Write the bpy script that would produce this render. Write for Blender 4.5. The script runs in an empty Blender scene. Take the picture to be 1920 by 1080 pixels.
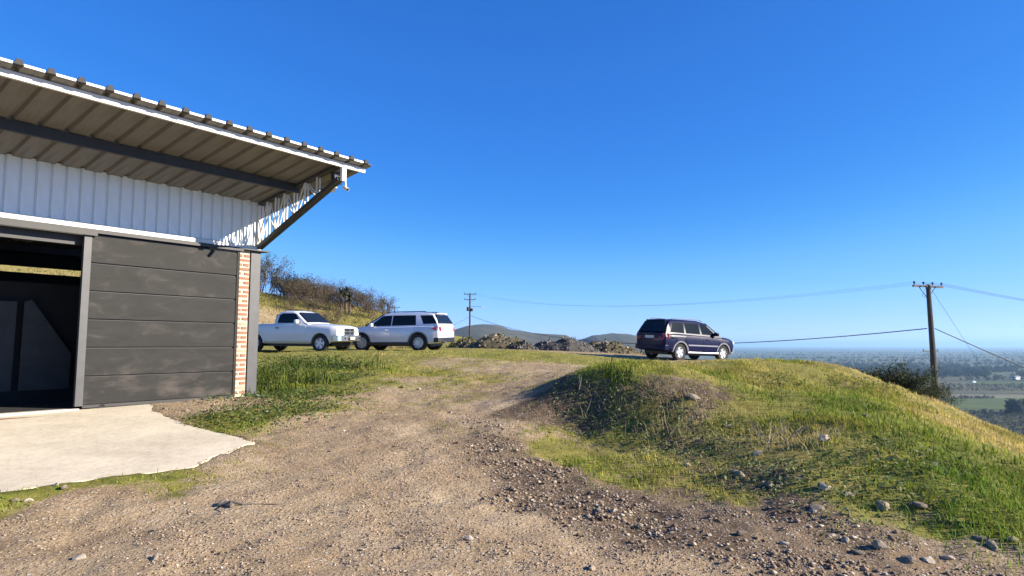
import bpy, bmesh, math, random
import numpy as np
from mathutils import Vector, Matrix
R = math.radians
random.seed(7)
rng = np.random.default_rng(11)

# ------------------------------------------------------------------ camera, sky, sun, exposure
scene = bpy.context.scene
col = scene.collection
F, EYE = 1200.0, 647.0                       # focal length and eye level in 1920x1080 pixels
PITCH = math.atan((EYE - 540) / F)
CAM = Vector((0, 0, 1.6))
cd = bpy.data.cameras.new('camera'); cam = bpy.data.objects.new('camera', cd); col.objects.link(cam)
cam.location = CAM; cam.rotation_euler = (R(90) + PITCH, 0, 0)
cd.sensor_width = 36; cd.lens = 36 * F / 1920; cd.clip_start = 0.1; cd.clip_end = 90000
scene.camera = cam

SUN = Vector((0.914, -0.178, 0.385)).normalized()      # direction towards the sun
EL = math.asin(SUN.z); AZ = math.atan2(SUN.x, SUN.y)    # azimuth clockwise from +Y
world = bpy.data.worlds.new('World'); scene.world = world; world.use_nodes = True
wn = world.node_tree.nodes; wl = world.node_tree.links
bg = wn['Background']
sky = wn.new('ShaderNodeTexSky'); sky.sky_type = 'NISHITA'; sky.sun_disc = False
sky.sun_elevation = EL; sky.sun_rotation = AZ
sky.air_density = 0.6; sky.dust_density = 0.0; sky.ozone_density = 8.0; sky.altitude = 0
EXPOSURE = 1.25
STRENGTH = 0.196 / 2 ** EXPOSURE
s1 = wn.new('ShaderNodeVectorMath'); s1.operation = 'SCALE'; s1.inputs['Scale'].default_value = 0.168
cu = wn.new('ShaderNodeRGBCurve')                        # deepens the blue of the clear winter sky
for i_, pts_ in enumerate((((.047, .023), (.089, .047), (.165, .165), (.49, .53)), ((.119, .145), (.231, .25), (.413, .47), (.80, .74)), ((.347, .57), (.623, .79), (.947, .93)))):
    for q_ in pts_: cu.mapping.curves[i_].points.new(*q_)
cu.mapping.update()
s2 = wn.new('ShaderNodeVectorMath'); s2.operation = 'SCALE'; s2.inputs['Scale'].default_value = 1 / 0.168
wl.new(sky.outputs[0], s1.inputs[0]); wl.new(s1.outputs[0], cu.inputs['Color']); wl.new(cu.outputs[0], s2.inputs[0]); wl.new(s2.outputs[0], bg.inputs['Color'])
bg.inputs['Strength'].default_value = STRENGTH
sd = bpy.data.lights.new('sun', 'SUN'); sun = bpy.data.objects.new('sun', sd); col.objects.link(sun)
sd.energy = 4.9; sd.angle = R(0.55); sd.color = (1.0, 0.905, 0.76)
sun.location = (40, -8, 40); sun.rotation_euler = SUN.to_track_quat('Z', 'Y').to_euler()
scene.view_settings.view_transform = 'Standard'; scene.view_settings.look = 'None'
scene.view_settings.exposure = EXPOSURE; scene.view_settings.gamma = 1
scene.view_settings.use_curve_mapping = False
scene.render.engine = 'CYCLES'
scene.cycles.use_denoising = True
scene.cycles.max_bounces = 6; scene.cycles.volume_bounces = 0; scene.cycles.caustics_reflective = False

# ------------------------------------------------------------------ helpers
def ray(px, py):
    xv, yv = (px - 960) / F, (540 - py) / F
    c, s = math.cos(PITCH), math.sin(PITCH)
    return np.array((xv, c - yv * s, s + yv * c))
def P(px, py, Y):                                        # the point seen at a pixel at a known distance
    d = ray(px, py); return np.array(CAM) + d * (Y / d[1])
def proj(p):
    x, y, z = p[0] - CAM.x, p[1] - CAM.y, p[2] - CAM.z
    c, s = math.cos(PITCH), math.sin(PITCH)
    f = y * c + z * s; u = -y * s + z * c
    return (960 + F * x / f, 540 - F * u / f)

def _h(ix, iy, seed):
    n = (ix.astype(np.int64) * 374761393 + iy.astype(np.int64) * 668265263 + seed * 974634777) & 0xffffffff
    n = ((n ^ (n >> 13)) * 1274126177) & 0xffffffff
    return ((n ^ (n >> 16)) & 0xffff) / 65535.0
def vnoise(x, y, seed=0):
    x = np.asarray(x, float); y = np.asarray(y, float)
    ix, iy = np.floor(x), np.floor(y); fx, fy = x - ix, y - iy
    fx = fx * fx * (3 - 2 * fx); fy = fy * fy * (3 - 2 * fy)
    a, b = _h(ix, iy, seed), _h(ix + 1, iy, seed); c, d = _h(ix, iy + 1, seed), _h(ix + 1, iy + 1, seed)
    return (a * (1 - fx) + b * fx) * (1 - fy) + (c * (1 - fx) + d * fx) * fy
def fbm(x, y, seed=0, oct=3):
    t, a, s = 0, .5, 0
    for i in range(oct):
        t = t + a * vnoise(x * 2 ** i, y * 2 ** i, seed + i * 7); s += a; a *= .5
    return t / s
def sstep(a, b, x):
    t = np.clip((x - a) / (b - a), 0, 1); return t * t * (3 - 2 * t)

class MB:
    def __init__(s): s.v = []; s.f = []
    def add(s, vs, fs):
        o = len(s.v); s.v += [tuple(float(c) for c in p) for p in vs]; s.f += [tuple(i + o for i in f) for f in fs]; return s
    def box(s, x0, x1, y0, y1, z0, z1):
        return s.add([(x0,y0,z0),(x1,y0,z0),(x1,y1,z0),(x0,y1,z0),(x0,y0,z1),(x1,y0,z1),(x1,y1,z1),(x0,y1,z1)],
                     [(0,3,2,1),(4,5,6,7),(0,1,5,4),(1,2,6,5),(2,3,7,6),(3,0,4,7)])
    def bar(s, a, b, w, h, up=(0, 0, 1)):
        a, b = Vector(a), Vector(b); d = (b - a).normalized(); u = Vector(up)
        if abs(d.dot(u)) > .98: u = Vector((1, 0, 0))
        r = d.cross(u).normalized(); u = r.cross(d)
        vs = [p + r * (i * w / 2) + u * (j * h / 2) for p in (a, b) for i, j in ((-1,-1),(1,-1),(1,1),(-1,1))]
        return s.add(vs, [(0,3,2,1),(4,5,6,7),(0,1,5,4),(1,2,6,5),(2,3,7,6),(3,0,4,7)])
    def tube(s, pts, rad, n=6, caps=True):
        pts = [Vector(p) for p in pts]; rad = rad if isinstance(rad, (list, tuple)) else [rad] * len(pts)
        vs, fs = [], []
        for i, p in enumerate(pts):
            d = (pts[min(i + 1, len(pts) - 1)] - pts[max(i - 1, 0)]).normalized()
            u = Vector((0, 0, 1)) if abs(d.z) < .95 else Vector((1, 0, 0))
            r = d.cross(u).normalized(); u = r.cross(d)
            for k in range(n):
                a = 2 * math.pi * k / n; vs.append(p + (r * math.cos(a) + u * math.sin(a)) * rad[i])
        for i in range(len(pts) - 1):
            for k in range(n):
                k2 = (k + 1) % n; fs.append((i*n+k, i*n+k2, (i+1)*n+k2, (i+1)*n+k))
        if caps: fs += [tuple(range(n))[::-1], tuple((len(pts)-1)*n + k for k in range(n))]
        return s.add(vs, fs)
    def lathe(s, prof, n=24, axis='y'):                   # profile of (radius, offset along axis)
        vs, fs = [], []
        for r, o in prof:
            for k in range(n):
                a = 2 * math.pi * k / n; c, d = r * math.cos(a), r * math.sin(a)
                vs.append((c, o, d) if axis == 'y' else (c, d, o))
        for i in range(len(prof) - 1):
            for k in range(n):
                k2 = (k + 1) % n; q = (i*n+k, i*n+k2, (i+1)*n+k2, (i+1)*n+k); fs.append(q if axis == 'y' else q)
        return s.add(vs, fs)
    def prism(s, poly, z0, z1):                            # polygon (x,y) pulled up in z
        n = len(poly); vs = [(x, y, z0) for x, y in poly] + [(x, y, z1) for x, y in poly]
        return s.add(vs, [tuple(range(n))[::-1], tuple(range(n, 2*n))] + [(i, (i+1) % n, n + (i+1) % n, n + i) for i in range(n)])
    def mesh(s, name, m, smooth=False, bevel=0, ang=35):
        me = bpy.data.meshes.new(name); me.from_pydata(s.v, [], s.f); fix(me, bevel)
        if m: me.materials.append(m)
        if smooth: shade(me, ang)
        return me
    def build(s, name, m, parent=None, smooth=False, bevel=0, ang=35):
        return link(name, s.mesh(name, m, smooth, bevel, ang), parent)
def fix(me, bevel=0):
    bm = bmesh.new(); bm.from_mesh(me)
    bmesh.ops.recalc_face_normals(bm, faces=bm.faces[:])
    if bevel:
        bmesh.ops.bevel(bm, geom=[e for e in bm.edges if len(e.link_faces) == 2 and e.calc_face_angle(0) > .5], offset=bevel, segments=2, affect='EDGES', profile=.5, clamp_overlap=True)
    bm.to_mesh(me); bm.free()
def shade(me, ang=35):
    me.polygons.foreach_set('use_smooth', [True] * len(me.polygons))
    try: me.set_sharp_from_angle(angle=R(ang))
    except Exception: pass
def link(name, me, parent=None):
    o = bpy.data.objects.new(name, me); col.objects.link(o)
    if parent: o.parent = parent
    return o
def tag(o, label=None, cat=None, group=None, kind=None):
    if label: o['label'] = label
    if cat: o['category'] = cat
    if group: o['group'] = group
    if kind: o['kind'] = kind
    return o
def empty(name, loc, rz=0):
    o = bpy.data.objects.new(name, None); col.objects.link(o); o.empty_display_size = .2
    o.location = loc; o.rotation_euler = (0, 0, rz); return o
def copy_tree(o, parent=None):
    c = o.copy(); col.objects.link(c); c.parent = parent
    for ch in o.children: copy_tree(ch, c)
    return c
def fastmesh(name, V, faces_n, idx, m, colattr=None, smooth=False):
    """V (n,3); idx flat loop indices, all faces with faces_n corners"""
    me = bpy.data.meshes.new(name); nf = len(idx) // faces_n
    me.vertices.add(len(V)); me.vertices.foreach_set('co', np.asarray(V, np.float32).ravel())
    me.loops.add(len(idx)); me.loops.foreach_set('vertex_index', np.asarray(idx, np.int32))
    me.polygons.add(nf); me.polygons.foreach_set('loop_start', np.arange(nf, dtype=np.int32) * faces_n)
    if smooth: me.polygons.foreach_set('use_smooth', np.ones(nf, bool))
    me.update(calc_edges=True)
    if m: me.materials.append(m)
    if colattr is not None:
        a = me.attributes.new('col', 'FLOAT_COLOR', 'POINT')
        c4 = np.ones((len(V), 4), np.float32); c4[:, :3] = colattr; a.data.foreach_set('color', c4.ravel())
    return me

# ------------------------------------------------------------------ materials
def nodes(name):
    m = bpy.data.materials.new(name); m.use_nodes = True
    return m, m.node_tree.nodes, m.node_tree.links, m.node_tree.nodes['Principled BSDF']
def mat(name, c, rough=.6, metal=0, var=.12, scale=8, bump=0, bscale=60, c2=None, spec=None, coat=0, stretch=None):
    m, n, l, b = nodes(name)
    b.inputs['Roughness'].default_value = rough; b.inputs['Metallic'].default_value = metal
    if spec is not None: b.inputs['Specular IOR Level'].default_value = spec
    if coat: b.inputs['Coat Weight'].default_value = coat; b.inputs['Coat Roughness'].default_value = .04
    b.inputs['Base Color'].default_value = (*c, 1)
    if var or c2:
        tc = n.new('ShaderNodeTexCoord'); src = tc.outputs['Object']
        if stretch:
            mp = n.new('ShaderNodeMapping'); mp.inputs['Scale'].default_value = stretch; l.new(src, mp.inputs[0]); src = mp.outputs[0]
        nz = n.new('ShaderNodeTexNoise'); nz.inputs['Scale'].default_value = scale; nz.inputs['Detail'].default_value = 6; nz.inputs['Roughness'].default_value = .65
        l.new(src, nz.inputs['Vector'])
        rp = n.new('ShaderNodeValToRGB'); rp.color_ramp.elements[0].position = .32; rp.color_ramp.elements[1].position = .7
        a = c2 if c2 else tuple(v * (1 - var) for v in c); z = c if c2 else tuple(min(1, v * (1 + var)) for v in c)
        rp.color_ramp.elements[0].color = (*a, 1); rp.color_ramp.elements[1].color = (*z, 1)
        l.new(nz.outputs[0], rp.inputs[0]); l.new(rp.outputs[0], b.inputs['Base Color'])
        if bump:
            n2 = n.new('ShaderNodeTexNoise'); n2.inputs['Scale'].default_value = bscale; n2.inputs['Detail'].default_value = 5; l.new(src, n2.inputs['Vector'])
            bp = n.new('ShaderNodeBump'); bp.inputs['Strength'].default_value = bump; bp.inputs['Distance'].default_value = .02
            l.new(n2.outputs[0], bp.inputs['Height']); l.new(bp.outputs[0], b.inputs['Normal'])
    return m
def leafmat(name, trans=.35):
    m, n, l, b = nodes(name); at = n.new('ShaderNodeAttribute'); at.attribute_name = 'col'
    b.inputs['Roughness'].default_value = .7; b.inputs['Specular IOR Level'].default_value = .2
    l.new(at.outputs['Color'], b.inputs['Base Color'])
    tr = n.new('ShaderNodeBsdfTranslucent'); l.new(at.outputs['Color'], tr.inputs['Color'])
    mx = n.new('ShaderNodeMixShader'); mx.inputs[0].default_value = trans
    l.new(b.outputs[0], mx.inputs[1]); l.new(tr.outputs[0], mx.inputs[2]); l.new(mx.outputs[0], n['Material Output'].inputs[0])
    return m
def colmat(name, rough=.9):
    m, n, l, b = nodes(name); at = n.new('ShaderNodeAttribute'); at.attribute_name = 'col'
    b.inputs['Roughness'].default_value = rough; b.inputs['Specular IOR Level'].default_value = .25
    nz = n.new('ShaderNodeTexNoise'); nz.inputs['Scale'].default_value = 30; nz.inputs['Detail'].default_value = 4
    tc = n.new('ShaderNodeTexCoord'); l.new(tc.outputs['Object'], nz.inputs['Vector'])
    mr = n.new('ShaderNodeMapRange'); mr.inputs[3].default_value = .6; mr.inputs[4].default_value = 1.4; l.new(nz.outputs[0], mr.inputs[0])
    mx = n.new('ShaderNodeVectorMath'); mx.operation = 'SCALE'; l.new(at.outputs['Color'], mx.inputs[0]); l.new(mr.outputs[0], mx.inputs['Scale'])
    l.new(mx.outputs[0], b.inputs['Base Color']); return m

M = {}
M['white_steel'] = mat('white_steel', (.72, .70, .65), .5, 0, .1, 6)
M['galv'] = mat('galvanised', (.42, .41, .38), .42, .35, .22, 3, stretch=(1, .25, 1))
M['rib_shade'] = mat('rib_hollow_shade', (.035, .032, .028), .8, 0, .2)
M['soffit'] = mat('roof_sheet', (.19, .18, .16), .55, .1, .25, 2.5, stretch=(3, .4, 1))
M['clad'] = mat('cladding', (.74, .79, .81), .42, .05, .08, 5, stretch=(1, 1, .3))
M['door'] = mat('door_paint', (.075, .070, .066), .55, 0, .3, 3.5, c2=(.052, .049, .047), stretch=(.5, 1, 1.6), bump=.05, bscale=20)
def door_material():
    m, n, l, b = nodes('door_paint_weathered')
    tc = n.new('ShaderNodeTexCoord'); mp = n.new('ShaderNodeMapping'); mp.inputs['Scale'].default_value = (.9, 1, 2.0); l.new(tc.outputs['Object'], mp.inputs[0])
    nz = n.new('ShaderNodeTexNoise'); nz.inputs['Scale'].default_value = 2.2; nz.inputs['Detail'].default_value = 8; nz.inputs['Roughness'].default_value = .6; nz.inputs['Distortion'].default_value = .6
    l.new(mp.outputs[0], nz.inputs['Vector'])
    rp = n.new('ShaderNodeValToRGB'); e = rp.color_ramp.elements
    e[0].position = .35; e[0].color = (.0165, .016, .0148, 1); e[1].position = .56; e[1].color = (.0225, .0215, .0198, 1)
    e.new(.72).color = (.05, .045, .041, 1)
    l.new(nz.outputs[0], rp.inputs[0])
    mp2 = n.new('ShaderNodeMapping'); mp2.inputs['Scale'].default_value = (.7, 1, 1.6); l.new(tc.outputs['Object'], mp2.inputs[0])
    n2 = n.new('ShaderNodeTexNoise'); n2.inputs['Scale'].default_value = 4; n2.inputs['Detail'].default_value = 5; l.new(mp2.outputs[0], n2.inputs['Vector'])
    sx = n.new('ShaderNodeSeparateXYZ'); l.new(tc.outputs['Object'], sx.inputs[0])
    mr = n.new('ShaderNodeMapRange'); mr.inputs[1].default_value = .95; mr.inputs[2].default_value = .05; l.new(sx.outputs['Z'], mr.inputs[0])
    mu = n.new('ShaderNodeMath'); mu.operation = 'MULTIPLY'; l.new(mr.outputs[0], mu.inputs[0])
    r2 = n.new('ShaderNodeMapRange'); r2.inputs[1].default_value = .5; r2.inputs[2].default_value = .72; l.new(n2.outputs[0], r2.inputs[0]); l.new(r2.outputs[0], mu.inputs[1])
    mx = n.new('ShaderNodeMixRGB'); l.new(mu.outputs[0], mx.inputs[0]); l.new(rp.outputs[0], mx.inputs[1]); mx.inputs[2].default_value = (.075, .062, .055, 1)
    l.new(mx.outputs[0], b.inputs['Base Color']); b.inputs['Roughness'].default_value = .6; b.inputs['Specular IOR Level'].default_value = .18
    bp = n.new('ShaderNodeBump'); bp.inputs['Strength'].default_value = .12; bp.inputs['Distance'].default_value = .03; l.new(nz.outputs[0], bp.inputs['Height']); l.new(bp.outputs[0], b.inputs['Normal'])
    return m
M['door'] = door_material()
M['steel_grey'] = mat('grey_steel', (.055, .055, .057), .5, 0, .18, 5)
M['dark_steel'] = mat('dark_steel', (.024, .023, .022), .55, 0, .2, 5)
M['brick'] = mat('brick', (.34, .165, .10), .9, 0, .3, 9, .3, 40, c2=(.25, .12, .075))
M['brick_pale'] = mat('brick_pale', (.50, .30, .19), .9, 0, .25, 9, .3, 40)
M['mortar'] = mat('mortar', (.50, .44, .34), .95, 0, .12, 14, .4, 50)
M['concrete'] = mat('concrete', (.60, .52, .385), .9, 0, .1, 2.6, .5, 18, c2=(.50, .43, .33))
def slab_material():
    m, n, l, b = nodes('concrete_slab'); tc = n.new('ShaderNodeTexCoord')
    def nz(s_, d, r_=.6):
        o = n.new('ShaderNodeTexNoise'); o.inputs['Scale'].default_value = s_; o.inputs['Detail'].default_value = d; o.inputs['Roughness'].default_value = r_; l.new(tc.outputs['Object'], o.inputs['Vector']); return o.outputs[0]
    rp = n.new('ShaderNodeValToRGB'); e = rp.color_ramp.elements; e[0].position = .3; e[0].color = (.47, .40, .295, 1); e[1].position = .62; e[1].color = (.66, .575, .43, 1); l.new(nz(.9, 9, .7), rp.inputs[0])
    r2 = n.new('ShaderNodeValToRGB'); e = r2.color_ramp.elements; e[0].position = .3; e[0].color = (.72, .72, .72, 1); e[1].position = .5; e[1].color = (1, 1, 1, 1); l.new(nz(14, 8, .75), r2.inputs[0])
    mx = n.new('ShaderNodeMixRGB'); mx.blend_type = 'MULTIPLY'; mx.inputs[0].default_value = .8; l.new(rp.outputs[0], mx.inputs[1]); l.new(r2.outputs[0], mx.inputs[2]); l.new(mx.outputs[0], b.inputs['Base Color'])
    b.inputs['Roughness'].default_value = .92; b.inputs['Specular IOR Level'].default_value = .2
    bp = n.new('ShaderNodeBump'); bp.inputs['Strength'].default_value = .5; bp.inputs['Distance'].default_value = .02; l.new(nz(5, 9, .7), bp.inputs['Height']); l.new(bp.outputs[0], b.inputs['Normal'])
    return m
M['concrete'] = slab_material()
M['concrete_old'] = mat('concrete_plinth', (.50, .46, .39), .95, 0, .2, 9, .5, 30)
M['rust'] = mat('rusty_steel', (.16, .09, .06), .8, 0, .3, 12)
M['black_wall'] = mat('doorway_gloom_wall', (.008, .008, .008), .9, 0, .3, 5)  # darkness of the interior put into the wall colour
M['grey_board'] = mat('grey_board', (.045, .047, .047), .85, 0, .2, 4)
M['dark_floor'] = mat('doorway_gloom_floor', (.012, .011, .010), .9, 0, .3, 4)  # darkness of the interior put into the floor colour
M['bulb'] = mat('skylight_panel', (.7, .7, .7), .4, 0, 0)
M['black'] = mat('black_plastic', (.012, .012, .013), .45, 0, 0)
M['rubber'] = mat('tyre_rubber', (.016, .016, .016), .85, 0, .2, 10)
M['glass'] = mat('car_glass', (.008, .010, .012), .06, 0, 0, spec=.25)
M['lens'] = mat('lamp_lens', (.55, .56, .58), .15, .1, 0)
M['floodglass'] = mat('flood_glass', (.09, .095, .10), .12, 0, 0)
M['white_plastic'] = mat('white_plastic', (.75, .75, .73), .4, 0, 0)
M['white_paint'] = mat('white_car_paint', (.70, .69, .67), .28, 0, .03, 2, coat=.6)
M['silver_paint'] = mat('silver_white_paint', (.63, .64, .68), .26, .12, .03, 2, coat=.6)
M['navy_paint'] = mat('navy_car_paint', (.004, .006, .034), .33, .0, .03, 2, coat=.05, spec=.14)
M['grey_trim'] = mat('grey_trim', (.19, .19, .22), .45, .1, .05, 3)
M['chrome'] = mat('chrome', (.62, .61, .58), .18, .9, .05, 3)
M['alloy'] = mat('alloy', (.60, .60, .61), .3, .5, .05, 3)
M['alloy_dark'] = mat('alloy_dark', (.30, .30, .31), .35, .5, .1, 3)
M['red_lens'] = mat('red_lens', (.30, .008, .02), .15, 0, 0)
M['amber'] = mat('amber_lens', (.5, .20, .05), .2, 0, 0)
M['plate'] = mat('plate', (.55, .55, .53), .5, 0, .05)
M['pole'] = mat('pole_concrete', (.052, .048, .043), .85, 0, .25, 3, .2, 20)
M['wire'] = mat('wire', (.03, .032, .035), .6, 0, 0)
M['insul'] = mat('insulator', (.03, .035, .035), .3, 0, 0)
M['wood'] = mat('weathered_wood', (.11, .095, .08), .85, 0, .25, 8)
M['leaf'] = leafmat('leaf'); M['grassblade'] = leafmat('grass_blade', .40); M['stone'] = colmat('stone')
M['bark'] = mat('bark', (.13, .095, .07), .95, 0, .25, 12)

# ------------------------------------------------------------------ terrain
FLOOR = 0.60
CP = [ # (pixel x, pixel y, distance): ground seen in the photograph
 (100,1050,4.8),(400,1050,4.7),(700,1050,4.7),(1000,1050,4.7),(1300,1060,4.7),(1600,1050,4.85),(1880,1055,4.9),
 (100,1000,5.4),(300,930,6.2),(500,920,6.4),(850,900,6.9),(1000,980,5.6),(650,850,8.0),(900,840,8.2),(750,800,9.2),(600,790,9.8),
 (560,770,10.4),(700,720,13.5),(780,690,16.5),(850,665,21),(950,665,21),(950,700,15),(900,750,11.5),(850,780,10.2),
 (475,830,8.6),(340,880,7.1),(0,924,6.0),(520,735,13.2),(560,690,17),(620,670,22),(500,664,26),
 (590,660,27.5),(520,661,26),(700,658,29),(780,658,30),(676,656,31),
 (1277,680,26.3),(1356,677,28.5),(1210,672,29),(1070,664,28),(1000,657,32),(900,654,34),(860,653,36),(1100,662,33),(1190,664,34),
 (950,657,40),(1100,663,40),(860,655,42),
 (1000,784,9.7),(1050,778,10.0),(1096,770,10.0),(1118,704,10.6),(1150,792,9.3),(1180,699,10.5),(1250,712,10.0),(1320,745,9.4),
 (1050,700,14),(1000,720,12.6),(1180,685,15),(1200,800,9.0),(1280,785,8.9),(1330,840,8.1),(1100,805,9.4),
 (1060,850,8.3),(1150,872,7.8),(1250,900,7.0),(1400,950,5.95),(1150,950,6.15),(1020,900,7.05),
 (1400,720,10.5),(1400,800,8.6),(1400,880,7.0),(1300,700,11),(1500,683,16),(1500,718,11),(1500,780,8.7),(1500,880,6.6),
 (1620,701,12.8),(1700,731,12.3),(1750,754,11.8),(1850,800,10.4),(1920,832,9.5),
 (1600,760,9.0),(1600,850,6.9),(1600,960,5.6),(1700,810,7.8),(1800,900,6.3),(1800,830,7.8),(1850,1000,5.3),(1430,676,24),(1280,690,17),(1280,684,21),(1350,686,18),(1200,682,20),(1120,677,20),(1400,686,16),
 (500,552,56),(560,570,60),(620,588,62),(700,606,62),(780,632,60),(500,600,46),(500,630,38),(600,628,45),(700,640,46),
]
CW = [ # world points outside the picture or hidden in it (z relative to the eye)
 (26,40,-6.2),(40,40,-10.5),(13.2,20,-2.3),(19.7,30,-4.4),(11,20,-1.15),(16.5,30,-2.6),(16,20,-3.8),(12.8,16,-2.6),(11,25,-.95),(10.5,11.5,-2.4),(8.6,14,-1.25),(9.3,16.5,-1.15),(30,20,-6),(12,8,-2.6),(20,8,-5),(40,15,-11),(60,40,-15),(100,60,-27),(32,60,-8.5),(20,70,-6.5),(14,45,-2.4),(10,34,-1.0),
 (5,60,-2.5),(-10,62,-1.4),(0,100,-8),(60,100,-20),(0,-5,-1.62),(10,0,-2.1),(6,3.2,-1.75),(5,-6,-1.7),(-10,0,-1.5),(-14,5,-1.15),(-20,12,-1.0),
 (-14,18,-.95),(-9,20,-.85),(-11,25,-.4),(-24,30,1.5),(-34,46,7.2),(-48,60,12),(-60,90,15),(-40,20,2),(-60,40,8),(-50,0,-.5),(-25,85,3.5),(-10,90,-3),(-30,-20,-2),(30,-25,-4),
 (-20,24,-.2),(-7,11,-1.02),(-9,8,-1.05),(-11,14,-1.0),(-40,62,8.5),(-30,66,5.5)]
pts = [P(*c) - np.array(CAM) for c in CP] + [np.array(c, float) for c in CW]
pts = np.array(pts)
def _U(r2): return np.where(r2 > 1e-9, r2 * np.log(np.maximum(r2, 1e-9)) * .5, 0)
_n = len(pts); _d2 = ((pts[:, None, :2] - pts[None, :, :2]) ** 2).sum(-1)
_A = np.zeros((_n + 3, _n + 3)); _A[:_n, :_n] = _U(_d2) + np.eye(_n) * .008
_A[:_n, _n] = 1; _A[:_n, _n+1:] = pts[:, :2]; _A[_n, :_n] = 1; _A[_n+1:, :_n] = pts[:, :2].T
_w = np.linalg.solve(_A, np.concatenate([pts[:, 2], np.zeros(3)]))
VALLEY = -120.0
def tps(x, y):
    o = np.full(x.shape, _w[_n]) + _w[_n+1] * x + _w[_n+2] * y
    for i in range(_n): o += _w[i] * _U((x - pts[i, 0]) ** 2 + (y - pts[i, 1]) ** 2)
    return o
WD = np.array((-.608, -.794)); WD /= np.linalg.norm(WD); WV = np.array((-WD[1], WD[0]))   # wall direction (leftwards), outward normal
W0 = np.array((-5.084, 12.817)); BROT = math.atan2(WD[1], WD[0])
def bw(t, v): return W0 + WD * t + WV * v                    # building plan (t along wall, v outward) -> world
# concrete apron in front of the door
_a = np.array([P(478,829,8.55), P(0,924,6.0), np.array((*bw(3.0, .03), FLOOR - .02))])
_nrm = np.cross(_a[1] - _a[0], _a[2] - _a[0])
def apron_z(x, y): return _a[0, 2] - (_nrm[0] * (x - _a[0, 0]) + _nrm[1] * (y - _a[0, 1])) / _nrm[2]
def on_apron(px, py):
    d = ray(px, py); c = np.array(CAM); k = (_nrm @ (_a[0] - c)) / (_nrm @ d); return tuple((c + d * k)[:2])
AP = [on_apron(*q) for q in ((282,771),(305,777),(345,796),(400,810),(440,818),(478,829),(440,845),(385,862),(350,878),(250,889),(150,901),(60,914),(0,924))]
AP = [tuple(bw(2.0, .03))] + AP + [tuple(bw(7.6, 3.2)), tuple(bw(7.6, .03))]
def dens(poly, step=.22, amp=.05):
    out = []
    for i in range(len(poly)):
        a, b = np.array(poly[i]), np.array(poly[(i + 1) % len(poly)]); n = max(1, int(np.linalg.norm(b - a) / step))
        for k in range(n):
            p = a + (b - a) * k / n; j = amp * (random.random() - .5) * 2 if k else 0
            d = (b - a) / (np.linalg.norm(b - a) + 1e-6); out.append(tuple(p + np.array((-d[1], d[0])) * j))
    return out
def inpoly(x, y, poly):
    r = np.zeros(x.shape, bool); n = len(poly)
    for i in range(n):
        x1, y1 = poly[i]; x2, y2 = poly[(i + 1) % n]
        if y1 == y2: continue
        r ^= ((y1 > y) != (y2 > y)) & (x < (x2 - x1) * (y - y1) / (y2 - y1) + x1)
    return r
BPOLY = [tuple(bw(-.02, .02)), tuple(bw(8.6, .02)), tuple(bw(8.6, -5.2)), tuple(bw(-.02, -5.2))]
FPOLY = [tuple(bw(.75, .48)), tuple(bw(-.36, .44)), tuple(bw(-.4, -.4)), tuple(bw(.75, -.4))]
def H(x, y, fine=True):
    x = np.asarray(x, float); y = np.asarray(y, float); sh = x.shape; x = x.ravel(); y = y.ravel()
    z = np.full(x.shape, VALLEY); r = np.hypot(x + 10, y - 35)
    near = r < 700
    zn = np.clip(tps(x[near], y[near]), -90, 22); s = sstep(45, 640, r[near])
    z[near] = zn * (1 - s) + VALLEY * s
    z[near] += (fbm(x[near] / 30, y[near] / 30, 5) - .5) * sstep(60, 200, r[near]) * (1 - sstep(450, 640, r[near])) * 8
    if fine:
        k = (r < 60); xx, yy = x[k], y[k]
        m = cover(xx, yy)
        a = (fbm(xx * .9, yy * .9, 21) - .5) * .16 * (.25 + m[:, 0]) + (fbm(xx * 3.2, yy * 3.2, 31) - .5) * (.05 + .05 * m[:, 2] + .05 * m[:, 0]) + (fbm(xx * 9, yy * 9, 41) - .5) * (.022 + .03 * m[:, 2])
        damp = 1 - .6 * sstep(18, 40, yy)
        z[k] += a * damp
    z += CAM.z
    q = (x > -9) & (x < -2) & (y > 4) & (y < 13)
    if q.any():
        xq, yq = x[q], y[q]; dd = np.full(xq.shape, 9.)
        for i in range(len(AP)):
            a_, b_ = np.array(AP[i]), np.array(AP[(i + 1) % len(AP)]); ab = b_ - a_; t = np.clip(((xq - a_[0]) * ab[0] + (yq - a_[1]) * ab[1]) / (ab @ ab + 1e-9), 0, 1)
            dd = np.minimum(dd, np.hypot(xq - a_[0] - ab[0] * t, yq - a_[1] - ab[1] * t))
        w_ = np.exp(-(dd / .4) ** 2); z[q] = z[q] * (1 - w_) + (apron_z(xq, yq) + .008 + .05 * (fbm(xq * 4, yq * 4, 8) - .5)) * w_
    q = inpoly(x, y, AP)
    z[q] = np.minimum(z[q], apron_z(x[q], y[q]) - .05)
    q = inpoly(x, y, FPOLY); z[q] = np.minimum(z[q], FLOOR - .05)
    q = inpoly(x, y, BPOLY); z[q] = np.minimum(z[q], FLOOR - .1)
    return z.reshape(sh)
def hz(x, y, fine=True): return float(H(np.array([x]), np.array([y]), fine)[0])
def hit(px, py):                                            # where a pixel's ray meets the smooth ground
    d = ray(px, py); d = d / d[1]; Y = np.concatenate([np.arange(3, 25, .04), np.arange(25, 130, .2)])
    p = np.array(CAM)[None] + d[None] * Y[:, None]; g = H(p[:, 0], p[:, 1], False)
    i = np.argmax(p[:, 2] < g) if (p[:, 2] < g).any() else -1
    return p[i, 0], p[i, 1], Y[i]
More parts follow.
